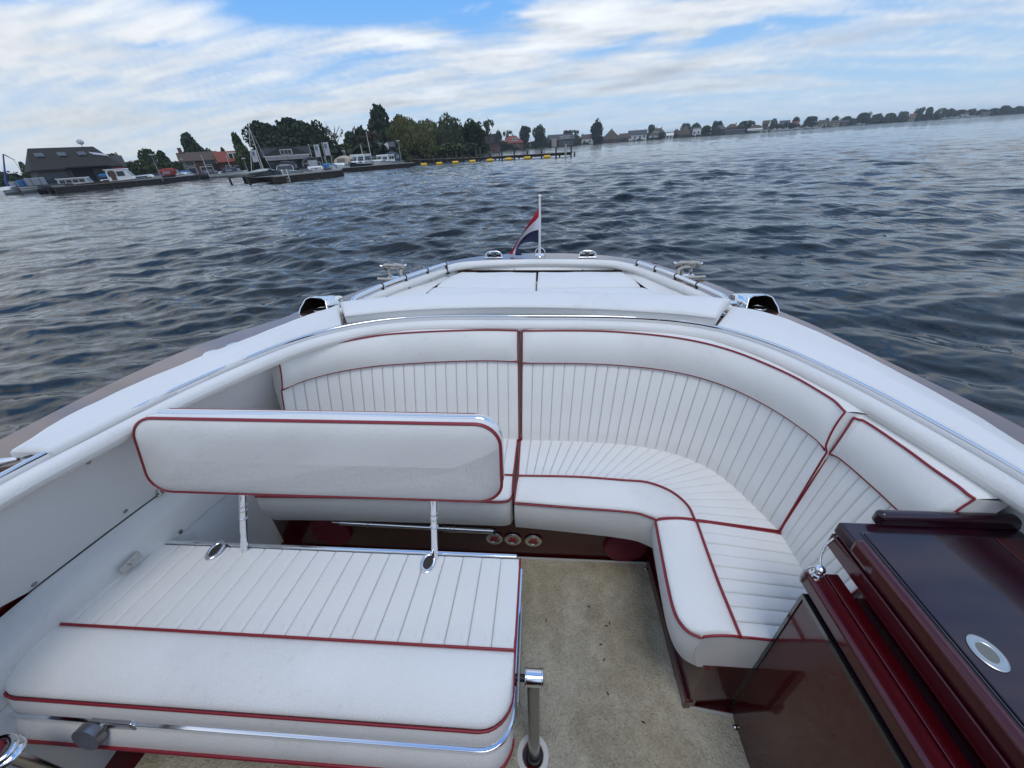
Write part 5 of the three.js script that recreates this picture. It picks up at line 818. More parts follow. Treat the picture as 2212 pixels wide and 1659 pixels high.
// big thatched boathouse at the marina
house(54, 236, 318, 362, 108, 'huge dark thatched boathouse with skylights beside the marina', { name: 'thatched_boathouse', wall: greyWood, roof: darkThatch, type: 'half', depth: 11, turn: 0.12, over: 0.5, group: 'marina buildings', more: (t, w, d, e, h) => {
  const rf = t.children.find((c) => c.name === 'roof'), ang = Math.atan2(h - e, d / 2 + 0.5);
  for (const [u, m] of [[-0.33, glass], [-0.07, glass], [0.17, glass]]) { const k = 0.62, y = lerp(e, h, k), z = lerp(d / 2 + 0.5, 0, k); const b = new THREE.BoxGeometry(1.0, 1.2, 0.12).rotateX(-(Math.PI / 2 - ang)).translate(u * w, y + 0.05, z + 0.05); const s = part(rf, 'skylight', b, std([0.10, 0.11, 0.11], 0.4)); part(s, 'skylight_pane', new THREE.BoxGeometry(0.8, 1.0, 0.04).rotateX(-(Math.PI / 2 - ang)).translate(u * w, y + 0.05 + 0.07 * Math.cos(ang), z + 0.05 + 0.07 * Math.sin(ang)), glass); }
  for (let i = 0; i < 6; i++) { const k = 0.6 - i * 0.02, y = lerp(e, h, k), z = lerp(d / 2 + 0.5, 0, k); part(rf, 'roof_slit', new THREE.BoxGeometry(0.10, 1.1, 0.05).rotateZ(0.45).rotateX(-(Math.PI / 2 - ang)).translate((0.30 + i * 0.03) * w, y + 0.08, z + 0.08), std([0.75, 0.76, 0.78], 0.3)); }
  part(t, 'open_bay', box(-0.12 * w, 0.16 * w, -0.2, e * 0.86, d / 2, d / 2 + 0.05), blackWood);
  for (const u of [-0.12, 0.16, 0.34]) part(t, 'bay_post', bar(V(u * w, -0.2, d / 2 + 0.3), V(u * w, e, d / 2 + 0.3), 0.12), greyWood);
  for (const u of [-0.42, -0.32, -0.22, 0.22, 0.29, 0.38, 0.44]) windowPart(t, u * w, e * 0.45, 1.0, 1.3, d / 2 + 0.03, 0, greyWood);
  part(t, 'satellite_dish', [new THREE.SphereGeometry(0.55, 14, 8, 0, 6.3, 0, 1.1).rotateX(1.0).translate(0.26 * w, h + 0.55, 0), bar(V(0.26 * w, h - 0.2, 0), V(0.26 * w, h + 0.5, 0), 0.05)], std([0.4, 0.42, 0.44], 0.5));
  part(t, 'awning', box(-0.16 * w, 0.36 * w, e * 0.93, e * 0.99, d / 2, d / 2 + 1.6), blackWood);
} });
house(236, 262, 336, 358, 112, 'small grey lean-to at the end of the thatched boathouse', { name: 'boat_shed', wall: greyWood, roof: slate, group: 'marina buildings', win: [[0, 0.5, 1, 1]] });
house(387, 468, 328, 345, 122, 'brown brick house with a long low tiled roof behind the moored boats', { wall: brick, roof: tileBrown, gable: brick, group: 'marina buildings', win: [[-0.3, 0.78, 1.6, 0.8], [0.25, 0.78, 2.2, 0.8], [-0.3, 0.3, 1.4, 1.1], [0.1, 0.3, 2.2, 1.2]], chimneys: [-0.42], door: 0.36 });
house(467, 530, 326, 347, 120, 'brick house with a bright red tiled roof and white dormer windows', { wall: brick, roof: tileRed, gable: brick, group: 'marina buildings', dormer: [0.12, 2.6], win: [[0.1, 0.35, 1.6, 0.8], [-0.25, 0.4, 1, 0.9]], turn: 0.1 });
house(568, 667, 318, 335, 94, 'black timber boathouse with a low gable and a grey awning', { name: 'boathouse', wall: blackWood, roof: blackWood, gable: blackWood, depth: 5, group: 'marina buildings', more: (t, w, d, e, h) => {
  const sh = new THREE.Shape([new THREE.Vector2(-w / 2 - 0.3, e - 0.1), new THREE.Vector2(w / 2 + 0.3, e - 0.1), new THREE.Vector2(0.1 * w, h + 0.05), new THREE.Vector2(-0.1 * w, h + 0.05)]); part(t, 'front_gable', new THREE.ExtrudeGeometry(sh, { depth: 0.12, bevelEnabled: false }).translate(0, 0, d / 2 + 0.3), std([0.035, 0.033, 0.032], 0.8));
  const f = part(t, 'gable_window', box(-0.13 * w, 0.13 * w, e + 0.05, e + 0.85, d / 2 + 0.42, d / 2 + 0.5), white); for (let i = 0; i < 3; i++) part(f, 'pane', box((-0.12 + 0.08 * i) * w, (-0.045 + 0.08 * i) * w, e + 0.13, e + 0.77, d / 2 + 0.5, d / 2 + 0.53), glass);
  for (let i = 0; i < 4; i++) part(t, 'awning_panel', new THREE.BoxGeometry(w * 0.235, 0.05, 1.6).rotateX(0.42).translate((-0.36 + 0.24 * i) * w, e - 0.45, d / 2 + 1.1), std([0.13, 0.13, 0.13], 0.8));
  part(t, 'white_verge', [box(-w / 2 - 0.1, w / 2 + 0.1, e - 0.16, e - 0.06, d / 2 + 0.43, d / 2 + 0.5)], white);
  for (const u of [-0.35, -0.1, 0.15, 0.38]) part(t, 'shopfront_pane', box((u - 0.1) * w, (u + 0.1) * w, 0.2, e - 0.9, d / 2 + 0.02, d / 2 + 0.07), glass);
} });
house(780, 848, 308, 317, 104, 'flat pale pavilion on posts under the willows', { name: 'pavilion', wall: greyWood, roof: slate, depth: 3, over: 0.5, group: 'marina buildings', more: (t, w, d, e) => { for (const u of [-0.45, -0.2, 0.05, 0.3]) part(t, 'post', bar(V(u * w, -0.2, d / 2 + 0.4), V(u * w, e, d / 2 + 0.4), 0.09), paleWood); part(t, 'white_panel', box(0.18 * w, 0.36 * w, e - 0.6, e + 0.5, d / 2 + 0.5, d / 2 + 0.6), white); } });
// far shore
house(1033, 1074, 290, 311, 235, 'thatched chalet with a white gable end above the jetty', { wall: brick, roof: darkThatch, gable: white, win: W2, turn: -0.5, type: 'gable' });
house(1084, 1130, 293, 308, 280, 'villa with a red pyramid roof and white dormer', { wall: brick, roof: tileRed, type: 'hip', dormer: [0.1, 4.5], win: W3, chimneys: [0.02] });
house(1183, 1238, 290, 302, 330, 'dark modern house with a pale gable and big windows', { wall: blackWood, roof: slate, gable: paleWood, win: [[-0.05, 0.4, 2.4, 2], [0.15, 0.4, 2.4, 2], [0.33, 0.4, 2.4, 2]], dormer: [0.12, 7], turn: 0.25, more: (t, w, d, e, h) => part(t, 'pale_wing', [box(-0.47 * w, -0.28 * w, -0.2, e * 1.25, d / 2, d / 2 + 2.2)], paleWood) });
house(1156, 1184, 306, 308, 322, 'low black garden wing beside the modern house', { name: 'garden_house', wall: blackWood, roof: slate, depth: 5 });
house(1256, 1282, 290, 299, 392, 'brown roofed house with white bay windows', { wall: white, roof: tileBrown, win: W3, chimneys: [-0.4] });
house(1300, 1341, 279.5, 300, 402, 'tall steep thatched house like a pyramid', { wall: brick, roof: thatch, type: 'point', win: W3, chimneys: [0.02], chim: thatch, depth: 13 });
house(1338, 1359, 288, 297, 418, 'low brown house beside the steep thatched house', { wall: blackWood, roof: tileBrown, win: W3 });
house(1357, 1398, 281, 290.5, 430, 'white house with a dark roof and two tall chimneys', { wall: white, roof: slate, win: [[-0.38, 0.6, 1.4, 1.8], [-0.12, 0.5, 1.4, 1.8], [0.15, 0.5, 1.4, 1.8], [0.38, 0.6, 1.4, 1.8]], chimneys: [-0.1, 0.38], chim: white });
house(1402, 1441, 277, 291, 438, 'large thatched house with twin chimneys and little dormers', { wall: white, roof: thatch, type: 'hip', chimneys: [-0.1, 0.18], dormer: [-0.1, 4], win: W3 });
house(1431, 1455, 287, 292.5, 432, 'white rounded garden room in front of the large thatched house', { wall: white, roof: white, depth: 6, win: [[-0.3, 0.5, 1.2, 2], [0, 0.5, 1.2, 2], [0.3, 0.5, 1.2, 2]] });
house(1455, 1468, 279, 289, 446, 'small dark house squeezed between thatched roofs', { wall: blackWood, roof: tileBrown, turn: 1.2, win: [[0, 0.5, 1.2, 1.2]] });
house(1466, 1494, 271, 289, 448, 'tall rounded thatched house on the far shore', { wall: brick, roof: thatch, type: 'hip', win: W3, depth: 11 });
house(1497, 1516, 274.5, 277, 455, 'white flat-roofed house among garden trees', { wall: white, roof: slate, win: W3, over: 0.1 });
house(1542, 1569, 271, 279.5, 450, 'dark gabled house with white trim by the water', { wall: blackWood, roof: slate, gable: blackWood, win: W2, turn: 1.1 });
house(1568, 1595, 267.5, 275, 462, 'house with a wide brown tiled roof behind the pavilion', { wall: brick, roof: tileBrown, type: 'hip', win: W3, chimneys: [0.3] });
house(1566, 1610, 279.5, 281, 446, 'long low grey waterside pavilion on posts', { name: 'pavilion', wall: greyWood, roof: slate, depth: 4, win: [[-0.35, 0.5, 2.2, 1.6], [-0.1, 0.5, 2.2, 1.6], [0.15, 0.5, 2.2, 1.6], [0.38, 0.5, 2.2, 1.6]] });
house(1616, 1648, 270, 277, 470, 'wide dark roofed boathouse above a white landing', { name: 'boathouse', wall: blackWood, roof: tileBrown, type: 'hip', win: W3 });
house(1614, 1648, 277.5, 279, 462, 'low white landing shed with a flat roof', { name: 'landing_shed', wall: white, roof: white, depth: 3, over: 0.2 });
[[1648, 1662, 260, 268, 505, tileBrown, brick, 'brown roofed house at the yacht moorings'], [1684, 1706, 260, 268, 530, slate, brick, 'slate roofed house behind the yacht moorings'], [1712, 1726, 262, 268, 545, tileRed, white, 'little red roofed house behind the yacht moorings'], [1768, 1790, 259, 264.5, 590, tileBrown, paleWood, 'sand coloured house past the yacht moorings'], [1792, 1816, 260, 264, 605, tileBrown, paleWood, 'second sand coloured house past the yacht moorings'], [1818, 1834, 260, 263.5, 625, slate, brick, 'grey roofed brick house before the long tree line'], [1966, 1980, 245.5, 249.5, 735, tileRed, paleWood, 'red roofed cottage peeping from the long tree line'], [2070, 2094, 243, 246, 800, tileBrown, white, 'long white cottage under the long tree line'], [2120, 2140, 241, 244, 815, slate, paleWood, 'pale cottage near the end of the long tree line']].forEach(([a, b, r, e, D, rf, wl, lab]) => house(a, b, r, e, D, lab, { roof: rf, wall: wl, win: W3 }));

// ---------------------------------------------------------------- docks
const plankMat = std([0.10, 0.085, 0.068], 0.9), darkPlank = std([0.030, 0.026, 0.022], 0.9), concreteMat = std([0.17, 0.165, 0.15], 0.9), wetWood = std([0.035, 0.028, 0.020], 0.7);
function dock(name, label, line, y, wide, deckM, faceM, pileStep = 3, pileUp = 0.0, solid = 1.15) {
  const pts = line.map(([x, D]) => wAt(x, D, y)), c = new THREE.CatmullRomCurve3(pts, false, 'catmullrom', 0.05), base = c.getPointAt(0.5).setY(0);
  const t = worldThing(name, label, 'dock', base, 0, 'docks and jetties'); const loc = { getPointAt: (u) => c.getPointAt(u).sub(base), getSpacedPoints: (n) => c.getSpacedPoints(n).map((p) => p.sub(base)) };
  part(t, 'deck', sweep(loc, [[0, -0.08], [0, 0], [-wide, 0], [-wide, -0.08]], 40, true), deckM);
  part(t, 'fascia', sweep(loc, [[-0.06, -0.08], [-0.06, -y * solid - 0.05], [-0.12, -y * solid - 0.05], [-0.12, -0.08]], 40, true), faceM);
  const L = c.getLength(), n = Math.max(2, Math.round(L / pileStep)); const pile = new THREE.CylinderGeometry(0.11, 0.12, 1, 8).translate(0, 0.5, 0);
  for (let i = 0; i <= n; i++) { const p = loc.getPointAt(i / n), tg = c.getTangentAt(i / n); for (const s of [0.02, wide - 0.1]) { const m = place(t, 'pile', pile, wetWood, V(p.x + tg.z * s, -0.7, p.z - tg.x * s)); m.scale.y = y + 0.7 - 0.1 + (s < 0.1 ? pileUp * (0.4 + 0.6 * Math.abs(Math.sin(i * 2.3))) : 0); } }
  return t;
}
const dockA = dock('dock', 'long dark timber dock in front of the thatched boathouse', [[106, 82], [258, 85], [360, 89], [420, 102]], 0.72, 1.8, plankMat, darkPlank, 3.2, 0.05);
dock('dock', 'short dark dock under the moored sailing boat', [[523, 55], [560, 57], [598, 60]], 0.66, 2.2, plankMat, darkPlank, 2.2);
dock('dock', 'pale topped floating dock with a white swimming ladder', [[581, 47.5], [650, 50.5], [733, 54]], 0.60, 3.2, concreteMat, wetWood, 3);
dock('dock', 'low quay where the white cabin cruisers lie', [[725, 67], [800, 69], [893, 70]], 0.56, 2.6, concreteMat, darkPlank, 3);
dock('dock', 'old dark jetty with crooked posts behind the yellow buoys', [[1234, 66.5], [1120, 70.5], [1013, 77], [935, 93], [855, 116]].reverse(), 0.55, 1.4, plankMat, darkPlank, 2.4, 0.9, 0.6);
dock('dock', 'low barge-like landing stage covered with tarpaulins', [[-60, 120], [20, 112], [88, 100]], 1.0, 3, std([0.30, 0.32, 0.34], 0.7), std([0.09, 0.12, 0.2], 0.7), 4);
{ // swimming ladder
  const p = wz(621, 390, 48.7); p.y = 0; const t = worldThing('swim_ladder', 'white tubular swimming ladder hooked on the floating dock', 'ladder', p, facing(p));
  for (const s of [-0.22, 0.22]) part(t, 'rail', tube([V(s, -0.4, 0), V(s, 0.6, 0), V(s, 1.0, -0.08), V(s, 1.08, -0.25), V(s, 0.95, -0.42), V(s, 0.62, -0.45)], 0.035, 30, 8), white);
  for (let i = 0; i < 4; i++) part(t, 'rung', bar(V(-0.22, -0.2 + i * 0.27, 0), V(0.22, -0.2 + i * 0.27, 0), 0.025), white);
}
{ // post at the jetty end
  const p = wAt(1222, 66.2, 0.3); const t = worldThing('mooring_post', 'pale stout mooring post at the end of the old jetty', 'post', p); part(t, 'shaft', bar(V(0, -0.9, 0), V(0.02, 1.35, 0), 0.14, 0.12, 10), std([0.42, 0.41, 0.38], 0.8)); part(t, 'cap', new THREE.CylinderGeometry(0.14, 0.14, 0.05, 10).translate(0.02, 1.37, 0), darkPlank);
}
// loose piles standing in the water along the jetty
[[862, 100, 1.0], [885, 98, 1.2], [905, 92, 0.8], [935, 90, 1.1], [965, 84, 1.3], [985, 82, 1.5], [1012, 79, 1.1], [1028, 78, 1.9], [1037, 76, 2.0], [1054, 75, 1.3], [1078, 74, 1.0]].reverse().forEach(([x, D, h], i) => { const t = worldThing('mooring_pile', `${ORD[i]} crooked timber pile along the old jetty counted from its pale end post`, 'pile', wAt(x, D, 0), 0, 'timber piles by the old jetty'); part(t, 'shaft', bar(V(0, -0.8, 0), V(0.06 * Math.sin(x), h, 0), 0.09, 0.08, 8), greyWood); part(t, 'top', new THREE.ConeGeometry(0.082, 0.06, 8).translate(0.06 * Math.sin(x), h + 0.03, 0), darkPlank); });

// yellow line of buoys
{
  const yel = std([0.72, 0.42, 0.012], 0.45), list = [[912, 355, 69], [945.6, 353, 68.3], [981, 351, 67.6], [1018.4, 349, 67], [1056.6, 347, 66.3], [1097, 344.6, 65.7], [1138.4, 342.2, 65], [1181.5, 339.2, 64.2]]; let first = null;
  list.forEach(([x, y, D], i) => {
    const p = wAt(x, D, 0.0); const turn = facing(p) + 0.15 * Math.sin(i * 3);
    if (!first) {
      first = worldThing('marker_buoy', 'eighth yellow barrel buoy counted from the pale post at the jetty end', 'buoy', p, turn, 'line of yellow buoys');
      const prof = [[0, -0.46], [0.14, -0.46], [0.205, -0.42], [0.215, -0.36], [0.215, -0.2], [0.2, -0.19], [0.2, -0.17], [0.215, -0.16], [0.215, 0.16], [0.2, 0.17], [0.2, 0.19], [0.215, 0.2], [0.215, 0.36], [0.205, 0.42], [0.14, 0.46], [0, 0.46]].map(([a, b]) => new THREE.Vector2(a, b));
      part(first, 'barrel', new THREE.LatheGeometry(prof, 24).rotateZ(Math.PI / 2).translate(0, 0.17, 0), yel);
      part(first, 'end_eye', [new THREE.TorusGeometry(0.06, 0.02, 6, 14).translate(0.5, 0.15, 0), new THREE.TorusGeometry(0.06, 0.02, 6, 14).translate(-0.5, 0.15, 0)], std([0.1, 0.09, 0.08], 0.6));
    } else copyOf(first, p, turn, `${ORD[7 - i]} yellow barrel buoy counted from the pale post at the jetty end`);
  });
}

// ---------------------------------------------------------------- moored boats
function hullGeo(L, W, H, fine = 1) { const sec = (u) => u < 0.45 ? 1 - 0.10 * Math.pow(1 - u / 0.45, 2) : Math.sqrt(Math.max(0.0004, 1 - Math.pow((u - 0.45) / 0.55, 2.2 * fine))); return [grid((u, v) => { const b = W / 2 * sec(u), s = v * 2 - 1, a = Math.abs(s), sh = H * (0.86 + 0.34 * u * u); return V((u - 0.5) * L + (a * 0.08 * L * Math.max(0, u - 0.7)), lerp(-0.18, sh, Math.pow(a, 1.15)), Math.sign(s) * b * Math.pow(Math.min(1, a * 1.6), 0.6) * (0.86 + 0.14 * a)); }, 24, 16), grid((u, v) => { const b = W / 2 * sec(u) * 0.99; return V((u - 0.5) * L + 0.08 * L * Math.max(0, u - 0.7), H * (0.86 + 0.34 * u * u) - 0.06, (v * 2 - 1) * b); }, 24, 4), grid((u, v) => V(-0.5 * L, lerp(-0.18, H * 0.86, v), (u * 2 - 1) * W / 2 * 0.9), 2, 2)]; }
function prism(pts, w, taper = 0) { const s = new THREE.Shape(pts.map(([x, y]) => new THREE.Vector2(x, y))); return new THREE.ExtrudeGeometry(s, { depth: w - 0.1, bevelEnabled: true, bevelThickness: 0.05, bevelSize: 0.04, bevelOffset: -0.04, bevelSegments: 2 }).translate(0, 0, -w / 2 + 0.05); }
const gel = std([0.76, 0.76, 0.73], 0.3), navy = std([0.012, 0.016, 0.035], 0.3), canvasBlack = std([0.014, 0.014, 0.018], 0.8), canvasBeige = std([0.45, 0.38, 0.27], 0.85), canvasBlue = std([0.03, 0.13, 0.32], 0.8), canvasRed = std([0.20, 0.016, 0.014], 0.8), alu = std([0.6, 0.6, 0.6], 0.35, { metalness: 0.9 });
const MB = 'boats moored in the marina';
function boat(x, D, label, o) {
  const p = wAt(x, D, 0), t = worldThing(o.name || 'moored_boat', label, 'boat', p, facing(p) - Math.PI / 2 + (o.turn || 0), o.group || MB); const { L, W, H } = o;
  part(t, 'hull', hullGeo(L, W, H), o.hull || gel); part(t, 'rubbing_strip', [1, -1].map((s) => tube(Array.from({ length: 9 }, (_, i) => { const u = i / 8; return V((u - 0.5) * L + 0.08 * L * Math.max(0, u - 0.7), H * (0.86 + 0.34 * u * u) - 0.1, s * W / 2 * (u < 0.45 ? 1 : Math.sqrt(Math.max(0.0004, 1 - Math.pow((u - 0.45) / 0.55, 2.2)))) * 1.01); }), 0.035, 24, 6)), o.strip || canvasBlack);
  if (o.cabin) { const [a, b, h, w] = o.cabin; const y0 = H * 0.8; const c = part(t, 'cabin', prism([[a, y0], [b, y0], [b - h * 0.55, y0 + h], [a + h * 0.12, y0 + h]], w), o.cabinMat || gel); const n = o.nw || 2; for (const s of [-1, 1]) for (let i = 0; i < n; i++) { const q0 = lerp(a + 0.25, b - h * 0.6, i / n) + 0.06, q1 = lerp(a + 0.25, b - h * 0.6, (i + 1) / n) - 0.06; part(c, 'side_window', box(q0, q1, y0 + h * 0.42, y0 + h * 0.84, s * w / 2 - 0.02, s * w / 2 + 0.025), glass); } const ang = Math.atan2(h * 0.55, h); for (const s of [-0.25, 0.25]) part(c, 'front_window', new THREE.BoxGeometry(0.05, h * 0.5, w * 0.42).rotateZ(ang).translate(b - h * 0.32, y0 + h * 0.6, s * w), glass); part(c, 'cabin_roof', prism([[a - 0.05, y0 + h], [b - h * 0.42, y0 + h], [b - h * 0.5, y0 + h + 0.08], [a, y0 + h + 0.08]], w + 0.12), o.roofMat || gel); }
  if (o.fore) { const [a, b, h, w] = o.fore; const c = part(t, 'fore_cabin', prism([[a, H * 0.8], [b, H * 0.95], [b - 0.5, H * 0.9 + h], [a, H * 0.8 + h]], w), o.cabinMat || gel); for (const s of [-1, 1]) part(c, 'port_light', box(a + 0.3, b - 0.8, H * 0.86 + h * 0.3, H * 0.86 + h * 0.75, s * w / 2 - 0.02, s * w / 2 + 0.02), glass); }
  if (o.canopy) { const [a, b, h, w] = o.canopy; const y0 = H * 0.82; const c = part(t, 'canopy', grid((u, v) => { const an = v * Math.PI, k = 0.88 + 0.12 * Math.sin(Math.PI * u); const e = Math.pow(Math.sin(an), 0.4); return V(lerp(a, b, u) + (u > 0.5 ? -0.25 : 0.15) * e * (u > 0.5 ? u - 0.5 : 0.5 - u) * 2, y0 + h * e * k, Math.cos(an) * w / 2); }, 12, 16), o.canvas || canvasBlack); part(c, 'canopy_end', [grid((u, v) => { const an = u * Math.PI; return V(b - 0.01 - 0.25 * Math.pow(Math.sin(an), 0.4) * v, y0 + h * 0.88 * Math.pow(Math.sin(an), 0.4) * v, Math.cos(an) * w / 2); }, 14, 6), grid((u, v) => { const an = u * Math.PI; return V(a + 0.01 + 0.15 * Math.pow(Math.sin(an), 0.4) * v, y0 + h * 0.88 * Math.pow(Math.sin(an), 0.4) * v, Math.cos(an) * w / 2); }, 14, 6)], o.canvas || canvasBlack); part(c, 'canopy_window', [new THREE.BoxGeometry(0.03, h * 0.45, w * 0.5).rotateZ(0.2).translate(b - 0.06, y0 + h * 0.5, 0), box(lerp(a, b, 0.3), lerp(a, b, 0.7), y0 + h * 0.3, y0 + h * 0.62, w / 2 - 0.06, w / 2 + 0.0), box(lerp(a, b, 0.3), lerp(a, b, 0.7), y0 + h * 0.3, y0 + h * 0.62, -w / 2, -w / 2 + 0.06)], o.winMat || std([0.25, 0.26, 0.27], 0.3)); }
  if (o.screen) { const [a, h, w] = o.screen; part(t, 'windscreen', [new THREE.BoxGeometry(0.03, h, w).rotateZ(0.5).translate(a, H + h * 0.35, 0)], glass); part(t, 'screen_frame', tube([V(a + h * 0.3, H * 0.9, -w / 2), V(a - h * 0.25, H + h * 0.8, -w / 2 + 0.1), V(a - h * 0.25, H + h * 0.8, w / 2 - 0.1), V(a + h * 0.3, H * 0.9, w / 2)], 0.03, 30, 6), alu); }
  if (o.rail) part(t, 'bow_rail', [tube([V(0.1 * L, H + 0.55, W * 0.46), V(0.4 * L, H * 1.1 + 0.6, W * 0.28), V(0.56 * L, H * 1.2 + 0.6, 0), V(0.4 * L, H * 1.1 + 0.6, -W * 0.28), V(0.1 * L, H + 0.55, -W * 0.46)], 0.022, 40, 5), ...[0.1, 0.3, 0.45].flatMap((u) => [1, -1].map((s) => bar(V(u * L, H * 0.9, s * W * (0.48 - u * 0.55)), V(u * L, H * 1.1 + 0.55, s * W * (0.47 - u * 0.5)), 0.018)))], alu);
  if (o.mast) { const [mx, mh] = o.mast; part(t, 'mast', bar(V(mx, H, 0), V(mx, H + mh, 0), 0.06, 0.04), alu); }
  if (o.more) o.more(t, o);
  return t;
}
boat(562, 57.6, 'open sailing boat with a grey cover, its mast up and boom raised', { name: 'sailing_boat', L: 5.6, W: 2.75, H: 0.85, turn: 0.35, hull: std([0.06, 0.06, 0.065], 0.4), more: (t, o) => {
  part(t, 'boat_cover', grid((u, v) => V(lerp(-2.3, 2.2, u), 0.86 + 0.28 * Math.sin(Math.PI * v) * Math.sin(Math.PI * (0.15 + 0.7 * u)) + 0.16 * u, (v * 2 - 1) * 1.28 * Math.sqrt(1 - Math.pow(Math.max(0, u - 0.4) / 0.62, 2))), 16, 12), std([0.34, 0.37, 0.37], 0.7));
  part(t, 'mast', bar(V(0.2, 0.9, -0.1), V(0.2, 5.3, -0.1), 0.06, 0.04), std([0.5, 0.46, 0.38], 0.5)); part(t, 'gaff', bar(V(0.22, 5.0, -0.06), V(0.3, 0.95, 1.25), 0.03, 0.03), std([0.6, 0.58, 0.52], 0.5)); part(t, 'stay', [bar(V(2.7, 1.1, 0), V(0.2, 5.2, -0.1), 0.008, 0.008, 5), bar(V(-2.6, 0.8, 0), V(0.2, 5.2, -0.1), 0.008, 0.008, 5)], alu);
} });
boat(616, 59, 'motorboat with a black hood and raked windscreen behind the floating dock', { L: 5.5, W: 2.2, H: 0.85, turn: -0.2, hull: std([0.35, 0.35, 0.34], 0.4), canopy: [-2.2, 0.9, 1.15, 1.9], screen: [1.0, 0.6, 1.8], strip: gel });
boat(673, 63, 'white motorboat under a tall black canvas tent with a clear window', { L: 6, W: 2.5, H: 0.8, turn: 0.1, canopy: [-2.3, 1.0, 1.5, 2.2], fore: [1.0, 2.7, 0.35, 1.7], rail: true });
boat(707, 66, 'small boat under a bright blue tarpaulin with white bow', { L: 4.5, W: 1.8, H: 0.7, turn: 0.4, canopy: [-1.6, 1.0, 0.7, 1.5], canvas: canvasBlue, hull: gel });
boat(697, 70, 'blue covered dinghy with a light hull between the canvas tents', { L: 3.8, W: 1.5, H: 0.6, turn: -0.3, canopy: [-1.4, 0.9, 0.5, 1.3], canvas: canvasBlue });
boat(740, 70, 'cruiser under a sand coloured canvas hood', { L: 6.2, W: 2.5, H: 0.85, turn: -0.35, canopy: [-2.4, 0.9, 1.35, 2.2], canvas: canvasBeige, fore: [0.9, 2.6, 0.4, 1.8], winMat: std([0.12, 0.11, 0.1], 0.3) });
boat(776, 72, 'white cabin cruiser with a dark blue bow at the low quay', { L: 7, W: 2.8, H: 0.95, turn: -0.45, hull: navy, cabin: [-2.0, 1.2, 1.25, 2.2], nw: 3, fore: [1.0, 2.9, 0.4, 1.8], strip: gel, rail: true, mast: [-1.4, 2.4] });
boat(832, 73, 'white cabin cruiser with navy canvas at the end of the low quay', { L: 6.6, W: 2.7, H: 0.95, turn: -0.6, cabin: [-1.0, 1.3, 1.0, 2.1], nw: 2, fore: [1.1, 2.8, 0.38, 1.7], canopy: [-2.8, -0.9, 1.4, 2.1], canvas: std([0.03, 0.035, 0.06], 0.8), rail: true, hull: std([0.5, 0.5, 0.5], 0.35) });
boat(270, 92, 'white wheelhouse cruiser with a brown door at the long dark dock', { L: 8.6, W: 2.8, H: 0.95, turn: 1.35, cabin: [-2.1, 1.2, 1.55, 2.2], nw: 2, fore: [1.0, 3.6, 0.5, 1.9], hull: std([0.42, 0.42, 0.42], 0.4), roofMat: gel, more: (t) => { part(t, 'brown_door', box(-1.6, -0.95, 0.9, 2.2, 1.1, 1.14), std([0.10, 0.055, 0.03], 0.6)); part(t, 'red_hatch', box(-1.0, 0.3, 2.42, 2.56, -0.5, 0.5), canvasRed); } });
boat(222, 96, 'low white boat with a blue rolled sail behind the wheelhouse cruiser', { L: 6.5, W: 2.2, H: 0.85, turn: 1.5, fore: [-0.5, 2.3, 0.4, 1.7], more: (t) => part(t, 'rolled_cover', new THREE.CapsuleGeometry(0.22, 1.2, 4, 10).rotateZ(Math.PI / 2).translate(0.3, 1.65, 0), canvasBlue) });
boat(160, 90, 'battered pale cabin boat with broken windows beside the dock', { L: 7, W: 2.4, H: 0.85, turn: 1.3, cabin: [-1.8, 1.8, 0.85, 2.0], nw: 4, cabinMat: std([0.50, 0.48, 0.43], 0.7), hull: std([0.12, 0.05, 0.05], 0.6) });
boat(124, 88, 'low black covered boat at the outer end of the dock', { L: 5, W: 2, H: 0.7, turn: 1.5, canopy: [-2, 1.4, 0.45, 1.7], hull: canvasBlack });
boat(326, 97, 'black tarpaulined boat astern of the wheelhouse cruiser', { L: 6, W: 2.2, H: 0.9, turn: 1.4, canopy: [-2.4, 1.5, 0.7, 1.9], hull: navy });
boat(366, 104, 'white boat under a dark red canvas hood', { L: 6.2, W: 2.5, H: 0.95, turn: 1.2, canopy: [-1.6, 1.3, 1.35, 2.2], canvas: canvasRed, fore: [1.2, 2.8, 0.4, 1.7] });
boat(396, 106, 'boat wrapped in blue sheets at the landward end of the dock', { L: 4.5, W: 2, H: 0.8, turn: 0.6, canopy: [-1.7, 1.2, 0.9, 1.8], canvas: canvasBlue });
boat(60, 104, 'small white boat under a grey sheet by the landing stage', { L: 4.6, W: 1.9, H: 0.8, turn: 1.1, canopy: [-1.6, 1.0, 0.7, 1.6], canvas: std([0.3, 0.32, 0.34], 0.8) });
boat(4, 100, 'white bow of a boat poking past the landing stage', { L: 4.5, W: 1.8, H: 0.75, turn: 2.6, fore: [-0.5, 1.6, 0.35, 1.4] });
boat(455, 104, 'grey motorboat moored in front of the brown brick house', { L: 5, W: 2, H: 0.75, turn: 0.9, canopy: [-1.8, 0.8, 0.8, 1.7], canvas: std([0.08, 0.08, 0.09], 0.8), hull: std([0.10, 0.10, 0.11], 0.4) });
boat(500, 98, 'dark launch with a curved blue hood in front of the red roofed house', { L: 5.5, W: 2.1, H: 0.8, turn: 1.0, canopy: [-1.6, 1.2, 0.9, 1.8], canvas: std([0.02, 0.03, 0.055], 0.7), hull: gel });
boat(478, 101, 'white open boat stacked with cushions by the red roofed house', { L: 4.6, W: 1.9, H: 0.7, turn: 1.3, fore: [-0.6, 1.6, 0.4, 1.4] });
